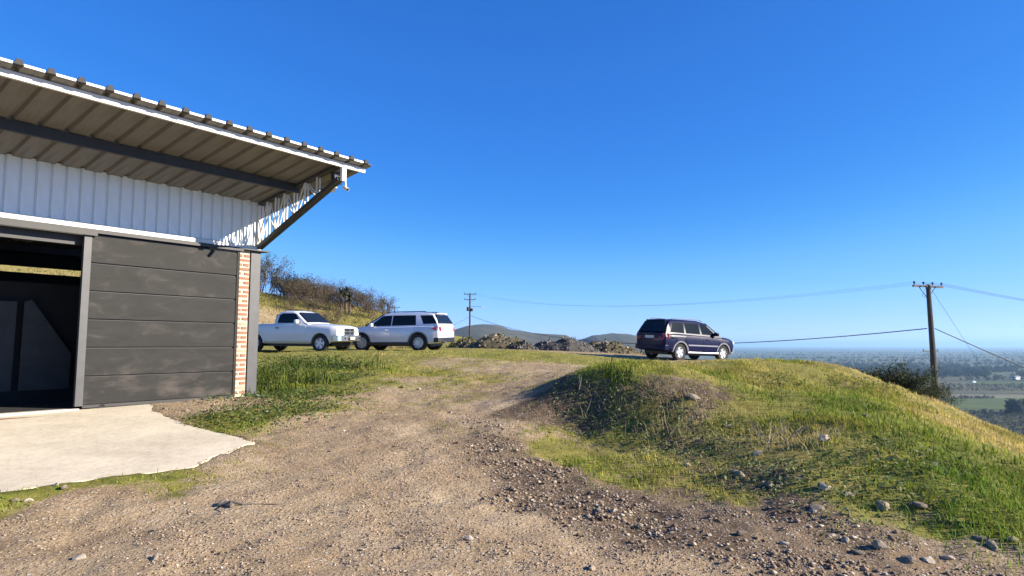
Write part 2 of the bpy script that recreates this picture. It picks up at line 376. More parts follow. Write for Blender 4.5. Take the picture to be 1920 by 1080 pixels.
# ground cover samples: pixel, then grass amount, dryness, stones, dark soil with painted mound shade
CS = [(100,1050,0,.5,.6,.1),(400,1040,0,.5,.6,.1),(700,1050,0,.5,.55,.1),(1000,1050,0,.5,.5,.1),(1300,1065,0,.5,.5,.15),(300,965,.04,.5,.7,.25),(500,920,0,.5,.5,.05),
 (650,850,0,.5,.3,0),(750,860,.05,.5,.5,.25),(700,740,.05,.5,.4,.1),(760,712,.3,.5,.4,.15),(760,680,.85,.5,.1,.2),(720,702,.8,.5,.2,.2),(800,664,1,.5,0,.2),(680,722,.6,.45,.4,.3),(650,748,.4,.45,.5,.3),(840,664,.9,.5,.1,.2),(980,668,.8,.5,.2,.2),(850,900,0,.5,.5,.1),(1000,980,0,.5,.5,.1),(620,800,0,.5,.4,.0),(720,800,.02,.5,.4,.1),
 (830,800,.25,.6,.5,.5),(870,750,.4,.55,.4,.5),(890,710,.45,.5,.4,.4),(900,680,.45,.5,.3,.3),(820,680,.3,.5,.3,.2),
 (940,760,.02,.5,.4,0),(990,715,.15,.6,.5,.15),(1030,685,.2,.6,.5,.2),(960,690,.2,.6,.4,.2),(920,800,.1,.5,.8,.4),
 (930,840,.05,.5,1,.8),(1020,895,.02,.5,1,.9),(1120,950,0,.5,1,.8),(1250,988,.03,.5,.95,.8),(1280,965,.08,.5,.55,.6),(1400,1015,.03,.5,.95,.7),(1420,975,.15,.5,.5,.6),(1520,1005,.15,.5,.5,.55),(1540,1045,.03,.5,.9,.6),(1650,1060,.05,.5,.85,.5),(1700,1030,.2,.45,.55,.5),(1800,1065,.12,.5,.7,.45),(1880,1040,.25,.4,.55,.5),
 (1060,850,.75,.5,.2,.3),(1150,870,.75,.5,.2,.3),(1220,890,.6,.5,.3,.4),(1040,825,.55,.5,.3,.4),(1350,920,.6,.45,.3,.5),(1250,930,.35,.5,.4,.6),(1320,960,.12,.5,.7,.7),
 (1000,770,.2,.3,.4,.9),(1060,760,.2,.3,.4,.95),(1100,760,.3,.3,.4,.95),(1150,740,.4,.25,.3,.9),(1200,800,.6,.3,.4,.8),(1280,780,.5,.35,.5,.9),(1330,840,.4,.3,.6,.9),(1400,890,.35,.4,.6,.8),(1470,935,.3,.4,.7,.8),(1560,970,.35,.4,.7,.7),(1660,1000,.35,.35,.7,.7),  # left face of the mound: its shade deepened through the dark soil value
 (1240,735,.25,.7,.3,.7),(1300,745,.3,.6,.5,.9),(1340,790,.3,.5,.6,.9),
 (1150,695,1,.45,0,.3),(1300,700,1,.65,0,.3),(1400,720,1,.45,0,.3),(1400,800,1,.55,.1,.4),(1500,780,1,.45,0,.4),(1500,850,.75,.85,.3,.5),(1450,830,.7,.85,.3,.5),(1560,830,.9,.75,.1,.4),(1660,860,.9,.7,.1,.4),(1600,850,1,.5,0,.4),(1600,760,1,.3,0,.4),
 (1700,800,1,.3,0,.4),(1800,860,1,.22,0,.4),(1850,930,1,.12,0,.4),(1750,900,1,.3,.1,.4),(1650,920,.8,.55,.3,.5),(1560,900,.7,.6,.3,.5),(1900,990,.9,.15,.1,.4),(1780,980,.6,.3,.4,.5),(1700,960,.6,.4,.4,.5),
 (1600,700,1,.75,0,.3),(1700,745,1,.85,0,.3),(1800,790,1,.85,0,.3),(1900,832,1,.9,0,.3),(1500,700,1,.5,0,.3),
 (600,670,.8,.5,0,.2),(700,665,1,.55,0,.2),(900,660,.9,.55,.1,.2),(1050,667,.9,.5,.1,.2),(1150,682,.8,.5,.1,.2),(1250,690,.9,.55,0,.2),(1200,668,.35,.6,.3,.3),(1330,678,.4,.6,.3,.3),(1430,675,.8,.6,.1,.3),
 (520,735,1,.15,.1,.4),(560,700,1,.2,.1,.5),(620,690,1,.2,.1,.4),(650,720,.75,.3,.3,.3),(560,770,.6,.4,.5,.4),(450,790,.75,.3,.3,.4),(490,765,.6,.4,.5,.4),(700,690,.7,.55,.2,.2),(600,735,.7,.3,.4,.4),(540,805,.3,.5,.6,.2),
 (400,765,.1,.5,1,.3),(330,766,.05,.5,1,.2),(470,755,.25,.5,.8,.3),(100,922,.85,.3,.2,.4),(250,897,.85,.3,.2,.4),(340,886,.7,.35,.4,.4),(20,942,.7,.35,.2,.4),(150,955,.12,.5,.7,.45),(30,1000,.06,.5,.7,.4),(420,870,.25,.5,.9,.3),
 (500,600,.35,.8,.3,.35),(540,590,.35,.8,.3,.35),(500,560,.9,.35,0,.3),(600,600,.6,.5,.1,.5),(700,620,.9,.5,0,.3),(500,640,.9,.5,0,.3)]
_cs = []
_COVER_READY = False
def cover(x, y):
    if not _COVER_READY: return np.zeros((len(x), 4))
    x = np.asarray(x, float); y = np.asarray(y, float); W = np.zeros(len(x)); O = np.zeros((len(x), 4))
    jx = x + (fbm(x * .8, y * .8, 61) - .5) * .9; jy = y + (fbm(x * .8, y * .8, 71) - .5) * .9
    for sx, sy, s, vals in _cs:
        w = 1 / (((jx - sx) ** 2 + (jy - sy) ** 2) / (s * s) + .03) ** 2
        W += w; O += w[:, None] * vals[None]
    return O / W[:, None]
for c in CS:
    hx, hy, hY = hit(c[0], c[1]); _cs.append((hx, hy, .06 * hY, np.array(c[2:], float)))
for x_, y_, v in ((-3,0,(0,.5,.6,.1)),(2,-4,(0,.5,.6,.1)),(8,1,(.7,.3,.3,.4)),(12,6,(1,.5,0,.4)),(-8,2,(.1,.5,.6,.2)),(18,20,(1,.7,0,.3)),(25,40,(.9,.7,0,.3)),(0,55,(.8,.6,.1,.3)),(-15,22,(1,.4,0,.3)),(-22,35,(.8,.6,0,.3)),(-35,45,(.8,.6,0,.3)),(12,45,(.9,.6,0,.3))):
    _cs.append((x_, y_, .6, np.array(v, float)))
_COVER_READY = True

def axis(lo, hi, step, far, g=1.13):
    a = list(np.arange(lo, hi + 1e-6, step)); s = step
    while a[-1] < far: s *= g; a.append(a[-1] + s)
    s = step; b = [lo]
    while b[-1] > -far: s *= g; b.append(b[-1] - s)
    return np.array(sorted(b[1:]) + a)
gx = axis(-9, 11, .085, 44000)
gy = axis(3.6, 16, .085, 44000)
gy = gy[(gy > -400)]
X, Y = np.meshgrid(gx, gy); Z = H(X, Y)
nx, ny = len(gx), len(gy)
ii = np.arange(nx * ny).reshape(ny, nx)
quads = np.stack([ii[:-1, :-1], ii[:-1, 1:], ii[1:, 1:], ii[1:, :-1]], -1).reshape(-1)
gme = fastmesh('ground', np.stack([X, Y, Z], -1).reshape(-1, 3), 4, quads, None, None, True)
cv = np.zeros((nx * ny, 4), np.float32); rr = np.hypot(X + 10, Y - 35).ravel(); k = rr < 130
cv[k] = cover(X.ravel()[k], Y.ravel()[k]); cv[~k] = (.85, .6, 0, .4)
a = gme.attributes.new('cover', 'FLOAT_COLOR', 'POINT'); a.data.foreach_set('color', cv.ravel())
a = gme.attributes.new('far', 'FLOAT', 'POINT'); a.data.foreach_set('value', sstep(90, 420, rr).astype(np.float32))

def ground_material():
    m, n, l, b = nodes('ground')
    def N(t, **kw):
        o = n.new('ShaderNode' + t)
        for k_, v in kw.items():
            if k_ in o.inputs: o.inputs[k_].default_value = v
            else: setattr(o, k_, v)
        return o
    ge = N('NewGeometry'); pos = ge.outputs['Position']
    def noise(s, d=5, r=.6, src=pos):
        o = N('TexNoise', Scale=s, Detail=d, Roughness=r); l.new(src, o.inputs['Vector']); return o.outputs[0]
    def ramp(src, stops):
        o = N('ValToRGB'); e = o.color_ramp.elements
        while len(e) < len(stops): e.new(.5)
        for i, (p, c) in enumerate(stops): e[i].position = p; e[i].color = (*c, 1)
        l.new(src, o.inputs[0]); return o.outputs[0]
    def mix(f, a_, b_, t='MIX'):
        o = N('MixRGB', blend_type=t)
        for i, s in enumerate((f, a_, b_)):
            if isinstance(s, (int, float)): o.inputs[i].default_value = s
            elif isinstance(s, tuple): o.inputs[i].default_value = (*s, 1)
            else: l.new(s, o.inputs[i])
        return o.outputs[0]
    def math_(op, a_, b_=None):
        o = N('Math', operation=op)
        for i, s in enumerate((a_, b_)):
            if s is None: continue
            if isinstance(s, (int, float)): o.inputs[i].default_value = s
            else: l.new(s, o.inputs[i])
        return o.outputs[0]
    def mr(src, a_, b_, c=0., d=1.):
        o = N('MapRange'); l.new(src, o.inputs[0])
        for i, v in enumerate((a_, b_, c, d)): o.inputs[i + 1].default_value = v
        return o.outputs[0]
    at = N('Attribute', attribute_name='cover'); sp = N('SeparateColor'); l.new(at.outputs['Color'], sp.inputs[0])
    grass, dry, stone, dark = sp.outputs[0], sp.outputs[1], sp.outputs[2], at.outputs['Alpha']
    # soil
    soil = ramp(noise(1.1, 6, .65), [(.3, (.27, .186, .106)), (.5, (.355, .26, .158)), (.72, (.445, .343, .22))])
    grain = ramp(noise(38, 5, .75), [(.30, (.30, .28, .26)), (.48, (.95, .95, .95)), (.68, (1.6, 1.58, 1.55))])
    soil = mix(.85, soil, grain, 'MULTIPLY')
    dsoil_shade = ramp(noise(9, 6, .7), [(.3, (.06, .043, .028)), (.55, (.14, .098, .063)), (.75, (.25, .182, .118))])  # dark earth, also paints the shade on the mound's left face
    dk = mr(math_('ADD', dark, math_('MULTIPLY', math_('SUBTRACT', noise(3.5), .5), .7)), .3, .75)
    soil = mix(dk, soil, dsoil_shade)
    # small stones as speckles, shaped by voronoi
    vo = N('TexVoronoi', Scale=26.0); l.new(pos, vo.inputs['Vector'])
    sep = N('SeparateColor'); l.new(vo.outputs['Color'], sep.inputs[0])
    smask = math_('MULTIPLY', mr(vo.outputs['Distance'], .42, .3), mr(math_('SUBTRACT', stone, sep.outputs[0]), .0, .12))
    scol = ramp(sep.outputs[1], [(.0, (.20, .15, .11)), (.5, (.37, .29, .21)), (.85, (.50, .43, .34)), (1., (.62, .57, .49))])
    soil = mix(math_('MULTIPLY', smask, .8), soil, scol)
    # turf
    g1 = ramp(noise(5.5, 6, .7), [(.3, (.07, .085, .018)), (.5, (.18, .18, .035)), (.72, (.29, .265, .07))])
    g2 = ramp(noise(6.5, 6, .7), [(.3, (.16, .125, .035)), (.55, (.29, .235, .07)), (.75, (.42, .33, .13))])
    dn = mr(math_('ADD', dry, math_('MULTIPLY', math_('SUBTRACT', noise(1.7), .5), .9)), .25, .85)
    turf = mix(dn, g1, g2)
    gm = mr(math_('ADD', grass, math_('MULTIPLY', math_('SUBTRACT', noise(4.2, 7, .7), .5), 1.6)), .32, .62)
    near = mix(gm, soil, turf)
    # valley fields and scrub far below
    mp = N('Mapping'); mp.inputs['Scale'].default_value = (.0016, .0030, 0); mp.inputs['Rotation'].default_value = (0, 0, .25); l.new(pos, mp.inputs[0])
    vf = N('TexVoronoi', Scale=1.0); vf.distance = 'CHEBYCHEV'; vf.inputs['Randomness'].default_value = .85; l.new(mp.outputs[0], vf.inputs['Vector'])
    sf = N('SeparateColor'); l.new(vf.outputs['Color'], sf.inputs[0])
    fcol = ramp(sf.outputs[0], [(0, (.055, .060, .026)), (.25, (.075, .090, .030)), (.45, (.10, .13, .035)), (.62, (.065, .055, .036)), (.8, (.13, .12, .055)), (1, (.20, .18, .11))])
    fcol = mix(.5, fcol, ramp(noise(.02, 6, .7), [(.3, (.45, .45, .45)), (.7, (1.5, 1.5, 1.5))]), 'MULTIPLY')
    scr = ramp(noise(.035, 8, .75), [(.35, (.035, .036, .018)), (.5, (.075, .070, .035)), (.68, (.13, .115, .06))])
    py = N('SeparateXYZ'); l.new(pos, py.inputs[0])
    fcol = mix(mr(py.outputs['Y'], 1150, 1260), scr, fcol)
    fa = N('Attribute', attribute_name='far')
    colr = mix(fa.outputs['Fac'], near, fcol)
    l.new(colr, b.inputs['Base Color']); b.inputs['Roughness'].default_value = .95; b.inputs['Specular IOR Level'].default_value = .1
    hgt = math_('ADD', math_('MULTIPLY', noise(38, 5, .75), .5), math_('ADD', math_('MULTIPLY', noise(9, 5, .7), .9), math_('MULTIPLY', smask, .5)))
    bp = N('Bump', Strength=.9, Distance=.035); l.new(hgt, bp.inputs['Height']); l.new(bp.outputs[0], b.inputs['Normal'])
    l.new(mr(fa.outputs['Fac'], 0, .3, .9, 0.), bp.inputs['Strength'])
    return m
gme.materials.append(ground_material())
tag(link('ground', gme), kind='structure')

# far dark hills behind the rubble
def hill(px0, px1, tops, Yd, seed, name='hills'):
    n, mrows = 90, 26; V = []; W = 900.
    for j in range(mrows):
        v = j / (mrows - 1)
        for i in range(n):
            u = i / (n - 1); px = px0 + (px1 - px0) * u
            top = np.interp(px, [t[0] for t in tops], [t[1] for t in tops])
            x0 = (px - 960) / F * Yd; ztop = (EYE - top) / F * Yd
            prof = math.sin(math.pi * (.02 + .96 * v)) ** 1.2
            z = VALLEY - 6 + (ztop - VALLEY + 6) * prof
            yy = Yd + (v - .5) * 2 * W
            z += float(fbm(np.array(x0 / 60.), np.array(yy / 60.), seed) - .5) * 9 * prof
            V.append((x0 * (1 + (yy - Yd) / Yd * .3), yy, z + CAM.z))
    id_ = np.arange(n * mrows).reshape(mrows, n)
    q = np.stack([id_[:-1, :-1], id_[:-1, 1:], id_[1:, 1:], id_[1:, :-1]], -1).reshape(-1)
    return tag(link(name, fastmesh(name, np.array(V), 4, q, M['hill'], None, True)), kind='structure')
M['hill'] = mat('hill_scrub', (.085, .080, .045), .95, 0, .3, .02, c2=(.035, .038, .022))
hill(640, 1120, [(640,690),(760,648),(840,622),(880,611),(905,608),(930,610),(960,618),(1000,625),(1060,629),(1110,655),(1120,680)], 2600, 3)
hill(1040, 1290, [(1040,690),(1080,640),(1110,629),(1150,625),(1175,626),(1200,633),(1250,655),(1290,690)], 3100, 9)

# ------------------------------------------------------------------ the workshop building (local: x = t along wall, y = v outward, z above floor)
B = tag(empty('workshop_building', (W0[0], W0[1], FLOOR), BROT), 'metal and brick workshop with a wide overhanging ribbed roof and open doorway', 'building')
TL, VB = 8.2, -5.0                                    # wall length, depth
def roofz(v): return 3.86 + .150 * v                  # underside of the roof sheet
VE = 2.80                                             # eave line
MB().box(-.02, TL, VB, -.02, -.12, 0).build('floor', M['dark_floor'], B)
MB().box(3.1, TL, -.02, .14, -.2, -.004).build('threshold', M['concrete_old'], B)
MB().box(3.10, TL, .15, .42, -.12, -.055).build('door_guide_rail', M['rust'], B, bevel=.006)
# corner post and brick pier
post = MB().box(0, .215, -.25, .03, 0, 2.90).build('corner_post', M['steel_grey'], B, bevel=.008)
pier = MB().box(.222, 1.05, -.14, .0, 0, 2.86).build('brick_pier', M['mortar'], B)
bh, bl, gap = .052, .225, .037
bmesh_ = MB().box(-bl/2, bl/2, -.05, .014, -bh/2, bh/2).mesh('brick', M['brick'], bevel=.006)
bmesh_h = MB().box(-bl/4, bl/4, -.05, .014, -bh/2, bh/2).mesh('brick', M['brick'], bevel=.006)
bmesh_p = MB().box(-bl/2, bl/2, -.05, .012, -bh/2, bh/2).mesh('brick', M['brick_pale'], bevel=.006)
for r_ in range(31):
    z = .06 + r_ * (bh + gap) + bh / 2
    seq = [(.235 + bl/2, bmesh_), (.235 + bl + gap + bl/2, bmesh_), (.235 + 2*(bl+gap) + bl/2, bmesh_)] if r_ % 2 else [(.235 + bl/4, bmesh_h), (.235 + bl/2 + gap + bl/2, bmesh_), (.235 + 1.5*bl + 2*gap + bl/2, bmesh_)]
    for t, me in seq:
        if me is bmesh_ and random.random() < .22: me = bmesh_p
        o = link('brick', me, pier); o.location = (t + random.uniform(-.012, .012), random.uniform(-.006, .004), z + random.uniform(-.004, .004))
        o.rotation_euler = (0, random.uniform(-.03, .03), 0)
# head flashing, trim and cladding above the opening
MB().box(-.12, TL, -.10, .12, 2.868, 2.892).build('head_flashing', M['dark_steel'], B)
MB().box(1.06, TL, -.16, -.02, 2.62, 2.87).build('lintel', M['dark_steel'], B)
MB().box(.02, TL, .0, .06, 2.894, 2.975).build('base_trim', M['white_steel'], B, bevel=.004)
MB().box(.02, TL, -.10, -.02, 2.99, roofz(0) - .004).build('wall_backing', M['galv'], B)
cw = .2
def cladding_mesh():
    h = 3.86 - 2.96
    prof = [(.002, -.012), (.014, -.012), (.020, .012), (.06, .013), (.1, .016), (.14, .013), (.180, .012), (.186, -.012), (.198, -.012)]
    m = MB(); n = len(prof)
    vs = [(x, y, 0) for x, y in prof] + [(x, y, h) for x, y in prof] + [(x, -.02, 0) for x, y in prof] + [(x, -.02, h) for x, y in prof]
    fs = [(i, i+1, n+i+1, n+i) for i in range(n-1)] + [(2*n+i, 3*n+i, 3*n+i+1, 2*n+i+1) for i in range(n-1)] + [(0, n, 3*n, 2*n), (n-1, 2*n+n-1, 3*n+n-1, n+n-1)]
    fs += [tuple(range(n)) [::-1] + tuple(range(2*n, 3*n))]; fs += [tuple(range(n, 2*n)) + tuple(range(3*n, 4*n))[::-1]]
    return m.add(vs, fs).mesh('cladding_panel', M['clad'])
cme = cladding_mesh()
for i in range(int((TL - .05) / cw)):
    o = link('cladding_panel', cme, B); o.location = (.03 + i * cw, .002, 2.987)
MB().box(.0, .028, -.1, .03, 2.917, roofz(0) - .005).build('corner_trim', M['white_steel'], B)
# side and back walls
MB().box(-.0, .1, VB, -.27, 0, 2.2).build('side_wall', M['brick_pale'], B)
MB().box(.0, .06, VB, -.27, 2.2, 3.04).build('side_wall', M['galv'], B)
MB().box(TL, TL + .1, VB, 0, 0, 3.04).build('side_wall', M['galv'], B)
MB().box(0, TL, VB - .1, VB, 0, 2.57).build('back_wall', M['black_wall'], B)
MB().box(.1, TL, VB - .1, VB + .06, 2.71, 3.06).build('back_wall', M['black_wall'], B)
# roof: sheets with trapezoid ribs
RS = .324; T0 = -.50; NS = 28
Lr = math.hypot(VE - VB + .35, .150 * (VE - VB + .35)); ang = math.atan(.150)
def sheet_mesh():
    prof = [(0, 0), (.118, 0), (.140, .052), (.184, .052), (.206, 0), (RS, 0)]
    m = MB(); n = len(prof); y0, y1 = 0, -Lr; th = .004
    vs = [(x, y, z) for y in (y0, y1) for x, z in prof] + [(x, y, z + th) for y in (y0, y1) for x, z in prof]
    fs = [(i, i+1, n+i+1, n+i) for i in range(n-1)] + [(2*n+i, 3*n+i, 3*n+i+1, 2*n+i+1) for i in range(n-1)] + [(i, 2*n+i, 2*n+i+1, i+1) for i in range(n-1)] + [(n+i, n+i+1, 3*n+i+1, 3*n+i) for i in range(n-1)]
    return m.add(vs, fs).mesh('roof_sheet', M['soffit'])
def rib_shade_mesh():
    return MB().prism([(.112, -.004), (.212, -.004), (.190, .066), (.134, .066)], 0, .05).mesh('rib_end', M['rib_shade'])  # dark block stands for the shade inside the open rib
sme, rme = sheet_mesh(), rib_shade_mesh()
lip = MB().box(.215, RS + .112, -.006, .0, .004, .036).mesh('edge_flashing', M['white_steel'])
for i in range(NS):
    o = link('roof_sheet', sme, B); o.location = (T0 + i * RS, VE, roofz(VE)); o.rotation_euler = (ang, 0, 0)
    e = link('rib_end', rme, o); e.rotation_euler = (R(90), 0, 0); e.location = (0, .03, .001)
    if i < NS - 1: f = link('edge_flashing', lip, o)
# fascia, purlins
VF = VE - .16
MB().box(T0 + .04, TL, VF - .05, VF, roofz(VF) - .095, roofz(VF) - .006).build('fascia', M['white_steel'], B, bevel=.004)
for v in (1.28, -1.6, -3.2, -4.7):
    MB().box(.02, TL, v - .035, v + .035, roofz(v) - .16, roofz(v) - .007).build('purlin', M['dark_steel'], B)
# tapered lattice bracket carrying the eave
def truss(t, name):
    g = empty(name, (0, 0, 0)); g.parent = B
    top = lambda v: Vector((t, v, roofz(v) - .045)); a, b = Vector((t, .04, 2.95)), Vector((t, VF - .06, roofz(VF) - .30))
    bot = lambda v: a + (b - a) * ((v - a.y) / (b.y - a.y))
    MB().bar(top(.0), top(VF - .08), .05, .05).build('top_chord', M['steel_grey'], g)
    MB().bar(bot(.04), bot(VF - .06), .055, .075).build('bottom_chord', M['steel_grey'], g)
    MB().bar((t, .05, 2.93), top(.05), .05, .05).build('vertical', M['white_steel'], g)
    vs = [.05, .33, .62, .92, 1.24, 1.58, 1.94]
    for i in range(1, len(vs)):
        MB().bar(bot(vs[i]), top(vs[i]), .024, .024).build('vertical', M['white_steel'], g)
        MB().bar(bot(vs[i-1]) if i % 2 else top(vs[i-1]), top(vs[i]) if i % 2 else bot(vs[i]), .018, .018).build('diagonal', M['white_steel'], g)
    if t != .085: MB().box(t - .045, t + .045, VF - .05, VF + .012, roofz(VF) - .34, roofz(VF) - .09).build('end_plate', M['white_steel'], g)
truss(.02, 'eave_truss'); truss(.085, 'eave_truss')
truss(6.4, 'eave_truss')
# sliding door
D = empty('sliding_door', (0, 0, 0)); D.parent = B; D['label'] = 'dark grey steel sliding door of six wide horizontal panels'
t0, t1 = .50, 3.17
MB().box(t1 - .115, t1, .07, .145, .03, 2.82).build('stile', M['steel_grey'], D, bevel=.004)
MB().box(t0, t0 + .055, .07, .13, .03, 2.82).build('stile', M['door'], D, bevel=.004)
MB().box(t0 + .057, t1 - .117, .07, .12, -.005, .045).build('bottom_rail', M['dark_steel'], D)
ph = (2.80 - .05) / 6
for i in range(6):
    z_ = .05 + i * ph; MB().box(t0 + .058, t1 - .118, .078, .118 + (.004 if i % 2 else 0), z_, z_ + ph - .022).build('door_panel', M['door'], D, bevel=.006)
MB().box(t0 + .058, t1 - .118, .073, .09, .05, 2.80).build('back_sheet', M['dark_steel'], D)
for t in (t0 + .4, t1 - .4): MB().lathe([(0, .09), (.05, .09), (.05, .12), (0, .12)], 14).build('door_wheel', M['dark_steel'], D).location = (t, 0, -.005)
MB().bar((.45, .15, 2.84), (TL, .15, 2.84), .04, .04).build('door_track', M['dark_steel'], B)
MB().box(3.0, TL, .15, .2, 2.77, 2.822).build('door_track', M['dark_steel'], B)
# inside: partition added to keep the doorway dark, boards and a pale panel under the roof
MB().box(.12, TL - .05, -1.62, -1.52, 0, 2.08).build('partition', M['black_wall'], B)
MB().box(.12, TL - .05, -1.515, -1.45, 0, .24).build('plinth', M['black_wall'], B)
bo = tag(MB().add([(0,0,0),(.74,0,0),(.74,0,1.50),(.64,0,1.55),(0,0,.62),(0,.02,0),(.74,.02,0),(.74,.02,1.50),(.64,.02,1.55),(0,.02,.62)], [(0,1,2,3,4),(9,8,7,6,5),(0,5,6,1),(1,6,7,2),(2,7,8,3),(3,8,9,4),(4,9,5,0)]).build('leaning_board', M['grey_board']), 'dull grey board shaped like a slanted patch of sunlight leaning inside the dark doorway', 'board')  # slanted outline gives the board the shape of a sun patch
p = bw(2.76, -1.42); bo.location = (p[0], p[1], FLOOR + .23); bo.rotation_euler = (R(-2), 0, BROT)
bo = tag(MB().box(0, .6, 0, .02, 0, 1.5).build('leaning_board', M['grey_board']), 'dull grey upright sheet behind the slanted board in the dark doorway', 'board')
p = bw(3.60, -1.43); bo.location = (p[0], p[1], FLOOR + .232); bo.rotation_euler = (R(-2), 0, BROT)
MB().box(3.0, 3.3, -3.0, -2.9, roofz(-3) - .42, roofz(-3) - .38).build('strip_light', M['bulb'], B)
# things hung on the bracket
fl = tag(empty('floodlight', (*bw(-.02, VF - .26), FLOOR + roofz(VF) - .24), BROT), 'small square floodlight clamped to the tip of the eave bracket', 'floodlight')
MB().box(-.11, .11, -.03, .03, -.11, .11).build('housing', M['black'], fl, bevel=.012)
MB().box(-.085, .085, .031, .036, -.085, .085).build('lens', M['floodglass'], fl)
MB().bar((-.12, 0, 0), (-.12, -.02, .1), .015, .03).build('bracket', M['black'], fl); fl.rotation_euler = (0, R(8), BROT + R(8))
for k_, (t, v, lab, a_) in enumerate(((-.02, VF - .33, 'white bullet security camera under the floodlight pointing back towards the wall', 200), (-.12, VF - .12, 'white bullet security camera under the eave tip pointing away from the wall', 20))):
    cc = tag(empty('security_camera', (*bw(t, v), FLOOR + roofz(VF) - .43), BROT), lab, 'camera')
    d = Vector((math.sin(R(a_)) * .5, math.cos(R(a_)), -.45)).normalized()
    MB().tube([d * -.08, d * .08], .033, 10).build('body', M['white_plastic'], cc, smooth=True)
    MB().tube([d * .081, d * .086], .026, 10).build('lens', M['black'], cc)
    MB().tube([(0, 0, 0), (0, 0, .08), (0.02, 0, .16)], .014, 6).build('mount', M['white_plastic'], cc)
# apron slab and pier footing
ap = dens(AP, .16, .06); apz = [apron_z(x, y) for x, y in ap]
n = len(ap)
sl = MB().add([(x, y, z) for (x, y), z in zip(ap, apz)] + [(x, y, z - .16) for (x, y), z in zip(ap, apz)], [tuple(range(n)), tuple(range(n, 2*n))[::-1]] + [(i, (i+1) % n, n + (i+1) % n, n + i) for i in range(n)]).build('concrete_apron', M['concrete'])
tag(sl, kind='structure')
ft = [bw(.62 + .0, .34), bw(.3, .38), bw(.02, .36), bw(-.22, .30), bw(-.26, .06), bw(-.2, -.3), bw(.62, -.3)]
fo = MB().prism(dens([tuple(p) for p in ft], .12, .04), FLOOR - .35, FLOOR + .006).build('pier_footing', M['concrete_old'])
tag(fo, 'rough pale concrete footing at the base of the corner post', 'footing')

